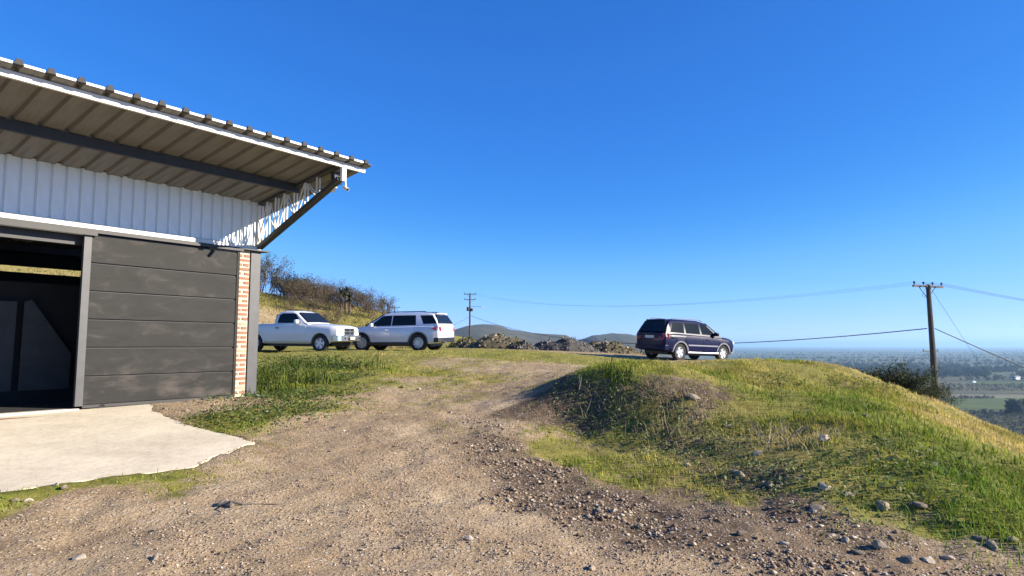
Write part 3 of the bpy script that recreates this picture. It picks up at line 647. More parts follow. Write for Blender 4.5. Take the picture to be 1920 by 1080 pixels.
# ------------------------------------------------------------------ vehicles (local: x forward, y left, z up)
def vehicle(name, label, cat, px, Yd, heading, S, paint):
    x_, y_ = (px - 960) / F * Yd, Yd
    f = Vector((math.cos(R(heading)), math.sin(R(heading)), 0)); s = Vector((-f.y, f.x, 0))
    wz = []
    for wx in (S['xf'], S['xr']):
        for sy in (1, -1):
            q = Vector((x_, y_, 0)) + f * wx + s * (sy * S['track'] / 2); wz.append(hz(q.x, q.y))
    zf, zr = (wz[0] + wz[1]) / 2, (wz[2] + wz[3]) / 2; zl, zri = (wz[0] + wz[2]) / 2, (wz[1] + wz[3]) / 2
    pitch = -math.atan((zf - zr) / (S['xf'] - S['xr'])); roll = math.atan((zl - zri) / S['track'])
    g = tag(empty(name, (x_, y_, sum(wz) / 4 - .012)), label, cat); g.rotation_euler = (roll, pitch, R(heading))
    ip = lambda k_, x: float(np.interp(x, [a_[0] for a_ in S[k_]], [a_[1] for a_ in S[k_]]))
    WR, AR = S['wr'], S['wr'] + .065
    def bot(x):
        b_ = ip('bot', x)
        for wx in (S['xf'], S['xr']):
            d = abs(x - wx)
            if d < AR: b_ = max(b_, WR + math.sqrt(max(0, AR * AR - d * d)))
        return b_
    def half(x):
        b_, dk, hw = bot(x), ip('deck', x), ip('hw', x); b0 = ip('bot', x); dd = dk - b0
        pr = [(0, b_), (hw * .90, b_), (hw * .985, max(b_ + .02, b0 + .10)), (hw, max(b_ + .035, b0 + dd * .50)), (hw * .985, max(b_ + .05, dk - .16)), (hw * .955, dk - .05), (hw * .90, dk)]
        bed = S.get('bed')
        if bed and bed[0] < x < bed[1]: pr += [(hw * .86, dk - .005), (hw * .85, bed[2]), (0, bed[2])]
        else: pr += [(hw * .7, dk + S['crown'] * .6), (hw * .4, dk + S['crown']), (0, dk + S['crown'] * 1.1)]
        return pr
    def sideY(x, z):
        pr = half(x)[1:7]; return float(np.interp(z, [p_[1] for p_ in pr], [p_[0] for p_ in pr]))
    L0, L1 = S['hw'][0][0], S['hw'][-1][0]
    xs = set(np.linspace(L0, L1, 64).round(4))
    for wx in (S['xf'], S['xr']):
        for a_ in np.linspace(-1, 1, 17): xs.add(round(wx + AR * math.sin(a_ * math.pi / 2), 4))
    if S.get('bed'): xs |= {S['bed'][0] - .001, S['bed'][0] + .001, S['bed'][1] - .001, S['bed'][1] + .001}
    xs = sorted(xs); m = MB(); vs, fs = [], []; nh = len(half(0)); nr = 2 * nh - 2
    for x in xs:
        h_ = half(x); vs += [(x, y, z) for y, z in h_] + [(x, -y, z) for y, z in h_[-2:0:-1]]
    for i in range(len(xs) - 1):
        for k_ in range(nr):
            k2 = (k_ + 1) % nr; fs.append((i*nr+k_, (i+1)*nr+k_, (i+1)*nr+k2, i*nr+k2))
    fs += [tuple(range(nr)), tuple((len(xs)-1)*nr + k_ for k_ in range(nr))[::-1]]
    body = m.add(vs, fs).build('body', paint, g, smooth=True, ang=32)
    MB().box(S['xr'] - .5, S['xf'] + .45, -S['track']/2 + .16, S['track']/2 - .16, .24, .62).build('underside', M['black'], g)
    # cabin
    c = S['cab']; z0 = c['z0']; hwb = c['hwb']; kk = c['tumble']
    cw_ = lambda z: hwb - (z - z0) * kk
    topz = lambda x: float(np.interp(x, [p_[0] for p_ in c['top']], [p_[1] for p_ in c['top']]))
    cx = sorted(set(np.linspace(c['top'][0][0], c['top'][-1][0], 30).round(3)) | {p_[0] for p_ in c['top']})
    vs, fs = [], []
    for x in cx:
        zt = max(topz(x), z0 + .004); e = min(.07, (zt - z0) * .5); yt = cw_(zt)
        h_ = [(cw_(z0 - .1), z0 - .12), (cw_(z0), z0), (cw_(zt - e), zt - e), (yt - .035, zt - .015), (yt - .12, zt + .006), (0, zt + .03)]
        vs += [(x, y, z) for y, z in h_] + [(x, -y, z) for y, z in h_[-2::-1]]
    nr = 11
    for i in range(len(cx) - 1):
        for k_ in range(nr - 1): fs.append((i*nr+k_, (i+1)*nr+k_, (i+1)*nr+k_+1, i*nr+k_+1))
    fs += [tuple(range(nr)), tuple((len(cx)-1)*nr + k_ for k_ in range(nr))[::-1]]
    MB().add(vs, fs).build('cabin', paint, g, smooth=True, ang=30)
    def pane(nm, poly3, out, m_, th=.012, par=g):
        o_ = Vector(out).normalized(); n_ = len(poly3)
        a_ = [Vector(p_) + o_ * .006 for p_ in poly3]; b_ = [p_ - o_ * th for p_ in a_]
        return MB().add(a_ + b_, [tuple(range(n_)), tuple(range(n_, 2*n_))[::-1]] + [(i, (i+1) % n_, n_ + (i+1) % n_, n_ + i) for i in range(n_)]).build(nm, m_, par)
    for poly in c['windows']:
        for sy in (1, -1):
            w_ = pane('window', [(x, sy * (cw_(z)), z) for x, z in poly], (0, sy, kk), M['glass'])
    for nm, (xb, zb), (xt, zt) in (('windshield', *c['ws']), ('rear_window', *c['rw'])):
        d = Vector((xt - xb, 0, zt - zb)); nrm = Vector((-d.z, 0, d.x)) if nm == 'rear_window' else Vector((d.z, 0, -d.x))
        if nrm.z < 0: nrm = -nrm
        if nm == 'rear_window' and nrm.x > 0: nrm.x *= -1
        yb, yt = cw_(zb) - c['inset'], cw_(zt) - c['inset']
        o_ = nrm.normalized() * .05
        pane(nm, [(xb + o_.x, yb, zb + o_.z), (xb + o_.x, -yb, zb + o_.z), (xt + o_.x, -yt, zt + o_.z), (xt + o_.x, yt, zt + o_.z)], nrm, M['glass'], .06)
    # doors as thin skins with a handle
    for (xa, xb, za, zb) in S['doors']:
        for sy in (1, -1):
            gx_ = np.linspace(xa, xb, 9); gz_ = np.linspace(za, zb, 8); vv, ff = [], []
            for off in (.007, -.012):
                for z in gz_:
                    for x in gx_:
                        zz = max(z, bot(x) + .05); vv.append((x, sy * (sideY(x, zz) + off), zz))
            for i in range(7):
                for j in range(8):
                    a_ = i*9+j; ff.append((a_, a_+1, a_+10, a_+9)); ff.append((72+a_, 72+a_+9, 72+a_+10, 72+a_+1))
            ed = [j for j in range(9)] + [i*9+8 for i in range(1, 8)] + [63+j for j in range(7, -1, -1)] + [i*9 for i in range(6, 0, -1)]
            ff += [(ed[i], ed[(i+1) % len(ed)], 72 + ed[(i+1) % len(ed)], 72 + ed[i]) for i in range(len(ed))]
            dr = MB().add(vv, ff).build('door', paint, g, smooth=True)
            hx = xa + .13; zz = zb - .10
            MB().box(hx - .09, hx + .09, -.02, .02, -.02, .02).build('handle', S['handle'], dr, bevel=.008).location = (hx, sy * (sideY(hx, zz) + .018), zz)
    # wheels
    ty = MB().lathe([(WR*.62, -.09), (WR*.70, -.105), (WR*.93, -.11), (WR, -.08), (WR, .08), (WR*.93, .11), (WR*.70, .105), (WR*.62, .09)], 28).mesh('tyre', M['rubber'], True)
    rm = MB().lathe([(WR*.66, -.09), (WR*.66, .085), (WR*.60, .10), (WR*.56, .06), (WR*.5, .02), (0, .015)], 28)
    for k_ in range(S['spokes']):
        a_ = 2 * math.pi * k_ / S['spokes'] + .3; d = Vector((math.cos(a_), 0, math.sin(a_)))
        rm.bar(d * .03 + Vector((0, .055, 0)), d * WR * .61 + Vector((0, .06, 0)), S['spw'], .035, up=(0, 1, 0))
    rm.lathe([(WR*.17, .02), (WR*.17, .085), (0, .09)], 14)
    rme_ = rm.mesh('rim', S['rim'], True, ang=25)
    for wx in (S['xf'], S['xr']):
        for sy in (1, -1):
            w_ = empty('wheel', (wx, sy * (S['track'] / 2), WR)); w_.parent = g; w_.rotation_euler = (0, random.random(), 0 if sy > 0 else math.pi)
            link('tyre', ty, w_); link('rim', rme_, w_)
            # arch lip
            vv, ff = [], []; NA = 18
            for i in range(NA + 1):
                a_ = math.pi * (.0 + 1.0 * i / NA)
                for r_, o_ in ((AR - .005, .016), (AR + S['lip'], .012), (AR + S['lip'], -.03), (AR - .005, -.06)):
                    x, z = wx + r_ * math.cos(a_), WR + r_ * math.sin(a_); xq = min(max(x, L0), L1)
                    vv.append((x, sy * (sideY(xq, max(z, bot(xq) + .02)) + o_), z))
            for i in range(NA):
                for k_ in range(4): ff.append((i*4+k_, i*4+(k_+1) % 4, (i+1)*4+(k_+1) % 4, (i+1)*4+k_))
            MB().add(vv, ff).build('wheel_arch', S['archmat'], g, smooth=True)
    for sy in (1, -1):
        mr_ = empty('wing_mirror', (c['ws'][0][0] - .42, sy * (hwb + .12), z0 + .10)); mr_.parent = g
        MB().box(-.06, .07, -.11, .11, -.075, .085).build('housing', S['mirror'], mr_, bevel=.03, smooth=True)
        MB().bar((.02, -sy * .08, -.05), (.05, -sy * .22, -.10), .05, .03).build('arm', M['black'], mr_)
    return g, sideY, half, pane
def curved_bar(x, hw, z0, z1, depth, sweep, n=10):          # bumper: bowed in plan
    out = []
    for i in range(n + 1):
        u = -1 + 2 * i / n; out.append((x - math.copysign(sweep, depth) * u * u * abs(u), u * hw))
    return MB().prism(out + [(a_ - depth, b_) for a_, b_ in out[::-1]], z0, z1)

# white pickup
S = dict(xf=1.72, xr=-1.62, track=1.62, wr=.375, spokes=5, spw=.10, rim=M['alloy'], lip=.03, archmat=M['white_paint'], handle=M['black'], mirror=M['white_plastic'], crown=.05,
    hw=[(-2.72,.86),(-2.66,.90),(-1.2,.915),(1.2,.915),(2.2,.89),(2.48,.83),(2.56,.74)],
    bot=[(-2.72,.52),(-2.4,.42),(-1.0,.36),(1.1,.36),(2.2,.42),(2.56,.50)],
    deck=[(-2.72,1.20),(-.72,1.21),(-.6,1.22),(.85,1.22),(1.0,1.18),(1.6,1.14),(2.3,1.08),(2.5,1.03),(2.56,.98)], bed=(-2.64,-.70,.72),
    cab=dict(z0=1.19, hwb=.84, tumble=.26, inset=.06, top=[(-.66,1.19),(-.60,1.60),(-.46,1.73),(-.2,1.765),(.22,1.755),(.42,1.70),(1.08,1.20)],
        windows=[[(-.50,1.24),(.70,1.24),(.40,1.61),(.28,1.66),(-.30,1.66),(-.45,1.58)]], ws=((1.0,1.235),(.47,1.655)), rw=((-.645,1.28),(-.60,1.62))),
    doors=[(-.35,.98,.45,1.13)])
g, sY, hf, pane = vehicle('pickup_truck', 'white pickup truck with chrome cross grille parked beside the white sport utility car', 'pickup', 562, 28.4, -19, S, M['white_paint'])
MB().box(2.50, 2.585, -.36, .36, .74, .99).build('grille', M['black'], g, bevel=.02)
gb = MB().box(2.58, 2.605, -.39, .39, .845, .885).box(2.581, 2.606, -.028, .028, .735, .995).box(2.579, 2.6, -.39, .39, .975, 1.01).box(2.579, 2.6, -.39, .39, .72, .75).build('grille_bars', M['chrome'], g)
for sy in (1, -1):
    MB().box(2.42, 2.56, .38, .74, .80, .97).build('headlight', M['lens'], g, bevel=.03, smooth=True).scale = (1, sy, 1)
    MB().box(2.36, 2.50, .72, .80, .82, .95).build('indicator', M['amber'], g, bevel=.015).scale = (1, sy, 1)
bp_ = curved_bar(2.74, .88, .46, .71, .22, .16).build('front_bumper', M['chrome'], g, bevel=.02)
MB().box(2.735, 2.75, -.30, .30, .50, .60).build('air_intake', M['black'], bp_)
MB().box(2.751, 2.757, -.18, .18, .53, .64).build('licence_plate', M['plate'], bp_)
for sy in (1, -1): MB().lathe([(0, .0), (.05, .0), (.05, .03), (0, .03)], 12).build('fog_lamp', M['black'], bp_).location = (2.70, sy * .52, .58)
curved_bar(-2.92, .86, .50, .66, -.20, .05).build('rear_bumper', M['chrome'], g, bevel=.02)
for sy in (1, -1): MB().box(-2.735, -2.68, .78, .88, .80, 1.12).build('taillight', M['red_lens'], g).scale = (1, sy, 1)

# white sport utility car
S = dict(xf=1.43, xr=-1.43, track=1.70, wr=.40, spokes=10, spw=.045, rim=M['alloy'], lip=.045, archmat=M['grey_trim'], handle=M['chrome'], mirror=M['silver_paint'], crown=.04,
    hw=[(-2.46,.80),(-2.40,.93),(-2.1,.985),(-1,1.0),(1,1.0),(1.9,.96),(2.3,.86),(2.48,.70)],
    bot=[(-2.46,.48),(-2.2,.36),(-1.4,.30),(1.4,.30),(2.2,.30),(2.48,.38)],
    deck=[(-2.46,1.08),(-2.38,1.16),(-1.6,1.17),(-.6,1.145),(.9,1.12),(1.2,1.12),(1.9,1.09),(2.3,1.02),(2.48,.90)],
    cab=dict(z0=1.11, hwb=.925, tumble=.30, inset=.10, top=[(-2.40,1.12),(-2.26,1.45),(-2.08,1.685),(-1.9,1.73),(-1.0,1.775),(-.2,1.77),(.35,1.72),(1.38,1.10)],
        windows=[[(-1.30,1.19),(-.09,1.17),(-.10,1.64),(-1.24,1.64)],[(-.05,1.17),(1.06,1.15),(.42,1.61),(.30,1.63),(-.06,1.64)],[(-2.30,1.25),(-1.66,1.23),(-1.46,1.63),(-2.08,1.63)]],
        ws=((1.30,1.15),(.42,1.665)), rw=((-2.36,1.24),(-2.12,1.62))),
    doors=[(-.08,1.05,.42,1.08),(-1.10,-.12,.42,1.09)])
g, sY, hf, pane = vehicle('sport_utility_car', 'white sport utility car with black roof rails parked next to the pickup', 'car', 749, 30.2, 163, S, M['silver_paint'])
for sy in (1, -1):
    MB().tube([(-1.75, sy*.66, 1.77), (-1.6, sy*.66, 1.81), (.05, sy*.66, 1.81), (.22, sy*.66, 1.76)], .022, 6).build('roof_rail', M['black'], g, smooth=True)
    MB().add([(-2.44,.55,.92),(-2.49,.80,.92),(-2.30,.955,.94),(-2.08,1.0,1.06),(-2.30,.95,1.10),(-2.47,.80,1.10),(-2.44,.55,1.08),(-2.40,.55,.92),(-2.40,.75,.92),(-2.2,.9,.94),(-2.06,.93,1.06),(-2.2,.9,1.10),(-2.40,.75,1.10),(-2.40,.55,1.08)],
        [(0,1,5,6),(1,2,4,5),(2,3,4),(7,13,12,8),(8,12,11,9),(9,11,10),(0,7,8,1),(1,8,9,2),(2,9,10,3),(3,10,11,4),(4,11,12,5),(5,12,13,6),(6,13,7,0)]).build('taillight', M['red_lens'], g).scale = (1, sy, 1)
    MB().box(2.28, 2.44, .52, .80, .80, .92).build('headlight', M['lens'], g, bevel=.03).scale = (1, sy, 1)
    MB().box(-1.05, 1.05, .975, 1.014, .30, .43).build('side_trim', M['black'], g).scale = (1, sy, 1)
curved_bar(-2.56, .96, .42, .62, -.24, .14).build('rear_bumper', M['black'], g, bevel=.02)
curved_bar(2.54, .88, .34, .60, .24, .22).build('front_bumper', M['silver_paint'], g, bevel=.02)
MB().box(2.42, 2.50, -.5, .5, .68, .86).build('grille', M['black'], g, bevel=.02)
MB().box(-2.494, -2.45, -.24, .24, .80, .91).build('licence_plate', M['plate'], g)
MB().box(-2.20, -1.98, -.60, .60, 1.685, 1.735).build('rear_spoiler', M['silver_paint'], g, bevel=.01)
for sy in (1, -1): MB().tube([(-2.62, sy*.55, .40), (-2.40, sy*.55, .40)], .045, 10).build('exhaust_pipe', M['chrome'], g, smooth=True)

# navy sport utility car
S = dict(xf=1.42, xr=-1.40, track=1.60, wr=.37, spokes=5, spw=.13, rim=M['alloy'], lip=.06, archmat=M['grey_trim'], handle=M['navy_paint'], mirror=M['navy_paint'], crown=.06,
    hw=[(-2.36,.78),(-2.30,.88),(-1.9,.935),(1,.94),(1.8,.92),(2.2,.84),(2.38,.66)],
    bot=[(-2.36,.50),(-2.2,.40),(-1.4,.34),(1.4,.34),(2.1,.36),(2.38,.46)],
    deck=[(-2.36,1.10),(-2.26,1.17),(-1.5,1.18),(.95,1.12),(1.3,1.11),(1.9,1.05),(2.2,.96),(2.38,.84)],
    cab=dict(z0=1.12, hwb=.87, tumble=.30, inset=.09, top=[(-2.30,1.12),(-2.14,1.50),(-1.96,1.72),(-1.8,1.765),(-.9,1.79),(-.1,1.78),(.38,1.70),(1.32,1.10)],
        windows=[[(-2.0,1.22),(-1.12,1.20),(-1.12,1.64),(-1.72,1.64)],[(-1.02,1.20),(-.10,1.19),(-.14,1.65),(-1.0,1.65)],[(0.0,1.19),(.96,1.17),(.36,1.60),(.22,1.64),(-.02,1.65)]],
        ws=((1.22,1.16),(.44,1.655)), rw=((-2.26,1.20),(-2.02,1.66))),
    doors=[(0.02,1.0,.44,1.07),(-1.06,-.04,.44,1.09)])
g, sY, hf, pane = vehicle('sport_utility_car', 'navy blue sport utility car with silver wheels parked alone on the grassy terrace', 'car', 1285, 29.4, 33, S, M['navy_paint'])
for sy in (1, -1):
    MB().tube([(-1.75, sy*.62, 1.80), (-1.6, sy*.62, 1.835), (.05, sy*.62, 1.83), (.22, sy*.62, 1.77)], .02, 6).build('roof_rail', M['chrome'], g, smooth=True)
    MB().add([(-2.375,.56,.88),(-2.36,.80,.88),(-2.14,.93,.92),(-2.14,.93,1.14),(-2.34,.80,1.16),(-2.35,.56,1.14),(-2.30,.56,.88),(-2.28,.75,.88),(-2.1,.86,.92),(-2.1,.86,1.14),(-2.28,.75,1.16),(-2.30,.56,1.14)],
        [(0,1,4,5),(1,2,3,4),(6,11,10,7),(7,10,9,8),(0,6,7,1),(1,7,8,2),(2,8,9,3),(3,9,10,4),(4,10,11,5),(5,11,6,0)]).build('taillight', M['red_lens'], g).scale = (1, sy, 1)
    MB().box(2.16, 2.34, .50, .78, .80, .94).build('headlight', M['lens'], g, bevel=.03).scale = (1, sy, 1)
    MB().box(-1.0, 1.0, .925, 1.0, .34, .40).build('side_step', M['alloy'], g, bevel=.01).scale = (1, sy, 1)
    MB().box(-.95, 1.0, .93, .953, .66, .72).build('side_trim', M['grey_trim'], g).scale = (1, sy, 1)
curved_bar(-2.46, .90, .44, .66, -.22, .12).build('rear_bumper', M['navy_paint'], g, bevel=.02)
curved_bar(2.44, .84, .38, .64, .22, .22).build('front_bumper', M['grey_trim'], g, bevel=.02)
MB().box(2.30, 2.40, -.4, .4, .68, .88).build('grille', M['chrome'], g, bevel=.02)
MB().box(-2.385, -2.34, -.26, .26, .93, 1.05).build('licence_plate', M['plate'], g)
MB().box(-2.06, -1.84, -.56, .56, 1.70, 1.755).build('rear_spoiler', M['navy_paint'], g, bevel=.01)

# ------------------------------------------------------------------ poles and wires
def insulator(m, p, h=.22): 
    p = Vector(p); m.tube([p, p + Vector((0,0,h*.4)), p + Vector((0,0,h*.5)), p + Vector((0,0,h))], [.03, .03, .07, .05], 8)
def pole(px, Yd, ztop, label, arms, r=.15, lean=0, extras=None, turn=0, x=None):
    x = (px - 960) / F * Yd if x is None else x; z0 = hz(x, Yd) - .15
    g = tag(empty('utility_pole', (x, Yd, z0), turn), label, 'pole', 'utility poles'); h = ztop + CAM.z - z0
    MB().tube([(0,0,-.6), (lean * .5, 0, h * .5), (lean, 0, h)], [r * 1.25, r, r * .75], 10).build('shaft', M['pole'], g, smooth=True)
    tips = []
    for dz, w, n_ in arms:
        MB().box(lean - w, lean + w, -.06, .06, h - dz - .06, h - dz + .06).build('crossarm', M['wood'], g)
        for sx in (-1, 1): MB().bar((lean, .07, h - dz - .75), (lean + sx * w * .55, .07, h - dz - .05), .04, .02).build('brace', M['wood'], g)
        for k_ in range(n_):
            u = -w * .92 + 1.84 * w * k_ / (n_ - 1); m = MB(); insulator(m, (lean + u, 0, h - dz + .06)); m.build('insulator', M['insul'], g, smooth=True)
            tips.append(g.matrix_basis @ Vector((lean + u, 0, h - dz + .24)))
    g['h'] = h
    return g, tips, h
gR, tR, hR = pole(1748, 40, 3.78, 'tall dark utility pole rising behind the grassy slope', [(.12, 1.35, 4)], .17, -.22, turn=R(22))
for k_ in range(4):
    MB().tube([(-.9 + k_ * .45, -.05, hR - .14), (-1.35 + k_ * .45, -.3, hR - .16)], [.05, .03], 6).build('strain_insulator', M['insul'], gR)
MB().tube([(-.3, .05, hR - .1), (-.75, .05, hR - .72), (-.2, .05, hR - .9)], .012, 5).build('jumper_wire', M['wire'], gR)
gL, tL, hL = pole(881, 112, 9.0, 'far utility pole with two crossarms and a transformer beyond the rubble', [(.1, 1.05, 3), (1.05, 1.0, 3)], .17)
MB().lathe([(0, -.35), (.24, -.35), (.26, 0), (.24, .35), (0, .35)], 14, 'z').build('transformer', M['dark_steel'], gL).location = (-.32, 0, hL - 2.7)
MB().lathe([(0, -.25), (.22, -.25), (.22, .25), (0, .25)], 14, 'z').build('transformer', M['dark_steel'], gL).location = (.34, 0, hL - 2.85)
MB().tube([(0, 0, hL - 2.4), (.9, 0, hL - 2.25), (2.2, 0, hL - 2.35)], .03, 5).build('lamp_arm', M['steel_grey'], gL)
MB().box(2.0, 2.6, -.1, .1, hL - 2.42, hL - 2.3).build('lamp_head', M['white_steel'], gL)
gB, tB, hB = pole(1741, 88, -.75, 'distant utility pole whose crossarm shows low behind the tall pole', [(.1, 1.3, 3)], .13, 0, turn=R(15))
gT, tT, hT = pole(740, 135, 8.0, 'distant utility pole showing only its crossarm above the white car', [(.1, 1.1, 3)], .14)
gE, tE, hE = pole(0, 46, -.6, 'utility pole further down the slope carrying the wires onward', [(.12, 1.25, 4)], .19, 0, turn=R(60), x=74)
def wire(a_, b_, sag, r, label, n=28, name='overhead_wire'):
    a_, b_ = Vector(a_), Vector(b_); pp = []
    for i in range(n + 1):
        u = i / n; q = a_.lerp(b_, u); q.z -= sag * 4 * u * (1 - u); pp.append(q)
    return tag(MB().tube(pp, r, 4).build(name, M['wire'], smooth=True), label, 'wire', 'overhead wires')
for i in range(3):
    wire(tL[i], tR[i], 1.9, .0045, 'thin upper power wire strung between the far transformer pole and the tall dark pole')
    wire(tR[i + 1], tE[i], 1.0, .008, 'thin upper power wire leaving the tall dark pole towards the valley side')
zc = P(1748, 617, 40); xr_ = zc
wire(P(883, 592, 112), P(1738, 616, 40), 2.6, .030, 'thick sagging lower cable between the far transformer pole and the tall dark pole')
wire(P(1753, 616, 40), (74, 46, hz(74, 46) + 4.9), .9, .030, 'thick lower cable leaving the tall dark pole towards the valley side')
wire(P(1745, 540, 40), P(1850, 700, 47) * np.array((1, 1, 1)) , 0.05, .010, 'thin guy wire slanting down from the top of the tall dark pole')
wire(tB[2], (60, 130, -6), 1.2, .02, 'low wire leaving the distant pole behind the tall dark pole')
wire(P(883, 592, 112), P(740, 640, 128), 1.0, .02, 'cable from the far transformer pole dropping behind the white car')

# ------------------------------------------------------------------ rocks
def rock_mesh(seed, c, flat=.65):
    r_ = random.Random(seed); bm = bmesh.new(); bmesh.ops.create_icosphere(bm, subdivisions=2, radius=1)
    ax = [Vector((r_.uniform(-1,1), r_.uniform(-1,1), r_.uniform(-1,1))).normalized() for _ in range(9)]; cut = [r_.uniform(.55, .9) for _ in ax]
    for v in bm.verts:
        for a_, d in zip(ax, cut):
            k_ = v.co.dot(a_)
            if k_ > d: v.co -= a_ * (k_ - d)
        v.co *= 1 + r_.uniform(-.04, .04); v.co.z *= flat
    me = bpy.data.meshes.new('rock'); bm.to_mesh(me); bm.free(); me.materials.append(M['rock%d' % c]); return me
for i, c in enumerate(((.27,.215,.155), (.19,.15,.11), (.40,.335,.25))): M['rock%d' % i] = mat('rock%d' % i, c, .9, 0, .3, 6, .4, 14)
RM = [rock_mesh(i, i % 3) for i in range(9)]
RL = {'bank': ('weathered pale stone lying on the brown foot of the grassy bank', 'stones on the bank'),
      'mound': ('pale angular stone half buried in the grass of the mound', 'stones in the mound grass'),
      'drive': ('small loose stone lying on the dirt driveway', 'stones on the driveway'),
      'edge': ('small stone in the strip of gravel along the sliding door', 'stones by the building'),
      'lawn': ('small pale stone in the grass strip edging the concrete apron', 'stones in the grass strip')}
RK = [(1383,890,.16,'bank'),(1440,906,.10,'bank'),(1545,915,.15,'bank'),(1590,922,.10,'bank'),(1530,960,.12,'bank'),(1525,963,.07,'bank'),(1655,945,.14,'bank'),(1725,948,.14,'bank'),(1290,880,.08,'bank'),(1105,972,.07,'bank'),(1125,965,.06,'bank'),
 (1545,833,.15,'mound'),(1300,750,.18,'mound'),(1365,800,.10,'mound'),(1420,855,.13,'mound'),(1283,855,.09,'mound'),(1626,785,.16,'mound'),(1690,770,.08,'mound'),(1500,815,.07,'mound'),
 (1390,1005,.08,'bank'),(1470,1020,.07,'bank'),(1650,1035,.10,'bank'),(1700,1058,.12,'bank'),(1740,1050,.09,'bank'),(1860,1030,.12,'bank'),(1840,1015,.10,'bank'),(1775,1045,.08,'bank'),(1585,1015,.08,'bank'),(1610,1040,.08,'bank'),(1560,1000,.06,'bank'),(1900,1020,.09,'bank'),(1680,1000,.06,'bank'),
 (1040,905,.05,'bank'),(1055,915,.055,'bank'),(1020,910,.05,'bank'),(1000,895,.045,'bank'),(975,880,.045,'bank'),(1015,897,.04,'bank'),(1080,935,.05,'bank'),(1095,940,.05,'bank'),(1036,917,.06,'bank'),(1150,965,.05,'bank'),(1170,975,.06,'bank'),(960,865,.04,'bank'),(940,850,.04,'bank'),(1200,985,.05,'bank'),(1260,1000,.05,'bank'),(1330,1010,.05,'bank'),
 (1120,958,.07,'bank'),(1060,930,.05,'bank'),(985,905,.04,'bank'),(930,830,.04,'bank'),(1032,812,.07,'mound'),(1060,780,.05,'mound'),
 (290,1053,.055,'drive'),(430,950,.06,'drive'),(148,1050,.05,'drive'),(560,905,.03,'drive'),(750,1030,.03,'drive'),(880,1020,.04,'drive'),(1110,1065,.05,'drive'),(755,725,.07,'drive'),(785,730,.06,'drive'),(845,775,.05,'drive'),(620,850,.035,'drive'),
 (400,760,.06,'edge'),(350,772,.05,'edge'),(310,768,.05,'edge'),(440,770,.06,'edge'),(460,780,.05,'edge'),(380,775,.045,'edge'),(500,775,.07,'edge'),(480,790,.05,'edge'),
 (120,918,.055,'lawn'),(105,911,.045,'lawn'),(230,889,.04,'lawn'),(28,942,.05,'lawn'),(52,941,.045,'lawn')]
for i, (px, py, r_, kd) in enumerate(RK):
    hx, hy, hY = hit(px, py); o = link('rock', RM[i % 9]); s_ = r_ * ({'bank': .55, 'mound': .5}.get(kd, .85))
    o.location = (hx, hy, hz(hx, hy) + s_ * .2); o.scale = (s_ * random.uniform(.9, 1.3), s_ * random.uniform(.7, 1), s_ * random.uniform(.7, 1)); o.rotation_euler = (random.uniform(-.3, .3), random.uniform(-.3, .3), random.uniform(0, 6.3))
    tag(o, RL[kd][0], 'stone', RL[kd][1])
# loose gravel and clods, far too many to count
def pebbles(name, label, n, x0, x1, y0, y1, smin, smax, key, colors, cat='gravel'):
    xs = rng.uniform(x0, x1, n * 6); ys = y0 + (y1 - y0) * rng.random(n * 6) ** 1.5
    m = cover(xs, ys); keep = rng.random(len(xs)) < key(m) * (.4 + 1.2 * (fbm(xs * 2.1, ys * 2.1, 91) > .5))
    keep &= ~inpoly(xs, ys, AP) & ~inpoly(xs, ys, BPOLY)
    xs, ys = xs[keep][:n], ys[keep][:n]; n = len(xs); zs = H(xs, ys)
    base = np.array([(1,0,0),(.3,.95,0),(-.8,.6,0),(-.8,-.6,0),(.3,-.95,0),(.1,.1,.85),(0,0,-.6)])
    tri = np.array([(0,1,5),(1,2,5),(2,3,5),(3,4,5),(4,0,5),(1,0,6),(2,1,6),(3,2,6),(4,3,6),(0,4,6)])
    sz = smin + (smax - smin) * rng.random(n) ** 3.2
    jit = 1 + rng.uniform(-.35, .35, (n, 7, 3)); a_ = rng.uniform(0, 6.283, n); ca, sa = np.cos(a_)[:, None], np.sin(a_)[:, None]
    b_ = base[None] * jit * np.stack([np.ones(n), rng.uniform(.6, 1, n), rng.uniform(.4, .9, n)], -1)[:, None, :]
    V = np.stack([b_[..., 0] * ca - b_[..., 1] * sa, b_[..., 0] * sa + b_[..., 1] * ca, b_[..., 2]], -1) * sz[:, None, None]
    V += np.stack([xs, ys, zs + sz * .12], -1)[:, None]
    cols = np.array(colors)[rng.integers(0, len(colors), n)] * rng.uniform(.75, 1.25, (n, 1)); cols = np.repeat(cols[:, None], 7, 1).reshape(-1, 3)
    idx = (tri[None] + (np.arange(n) * 7)[:, None, None]).reshape(-1)
    return tag(link(name, fastmesh(name, V.reshape(-1, 3), 3, idx, M['stone'], cols)), label, cat, kind='stuff')
pebbles('gravel', 'loose tan and grey gravel scattered over the dirt driveway', 60000, -6.5, 5.5, 3.4, 15, 0.004, .015, lambda m: np.clip(m[:, 2] * 1.2 - m[:, 0] * .6, 0, 1), [(.29,.215,.15), (.33,.25,.175), (.22,.165,.12), (.26,.195,.14), (.40,.325,.245)])
pebbles('dark_gravel', 'coarse stones and dark clods along the foot of the bank', 6500, -2.5, 6, 4, 11.5, .007, .034, lambda m: np.clip(m[:, 2] * 2.4 - 1.35, 0, 1) * (.3 + m[:, 3]), [(.13,.09,.06), (.19,.135,.09), (.27,.20,.135), (.40,.32,.23)])

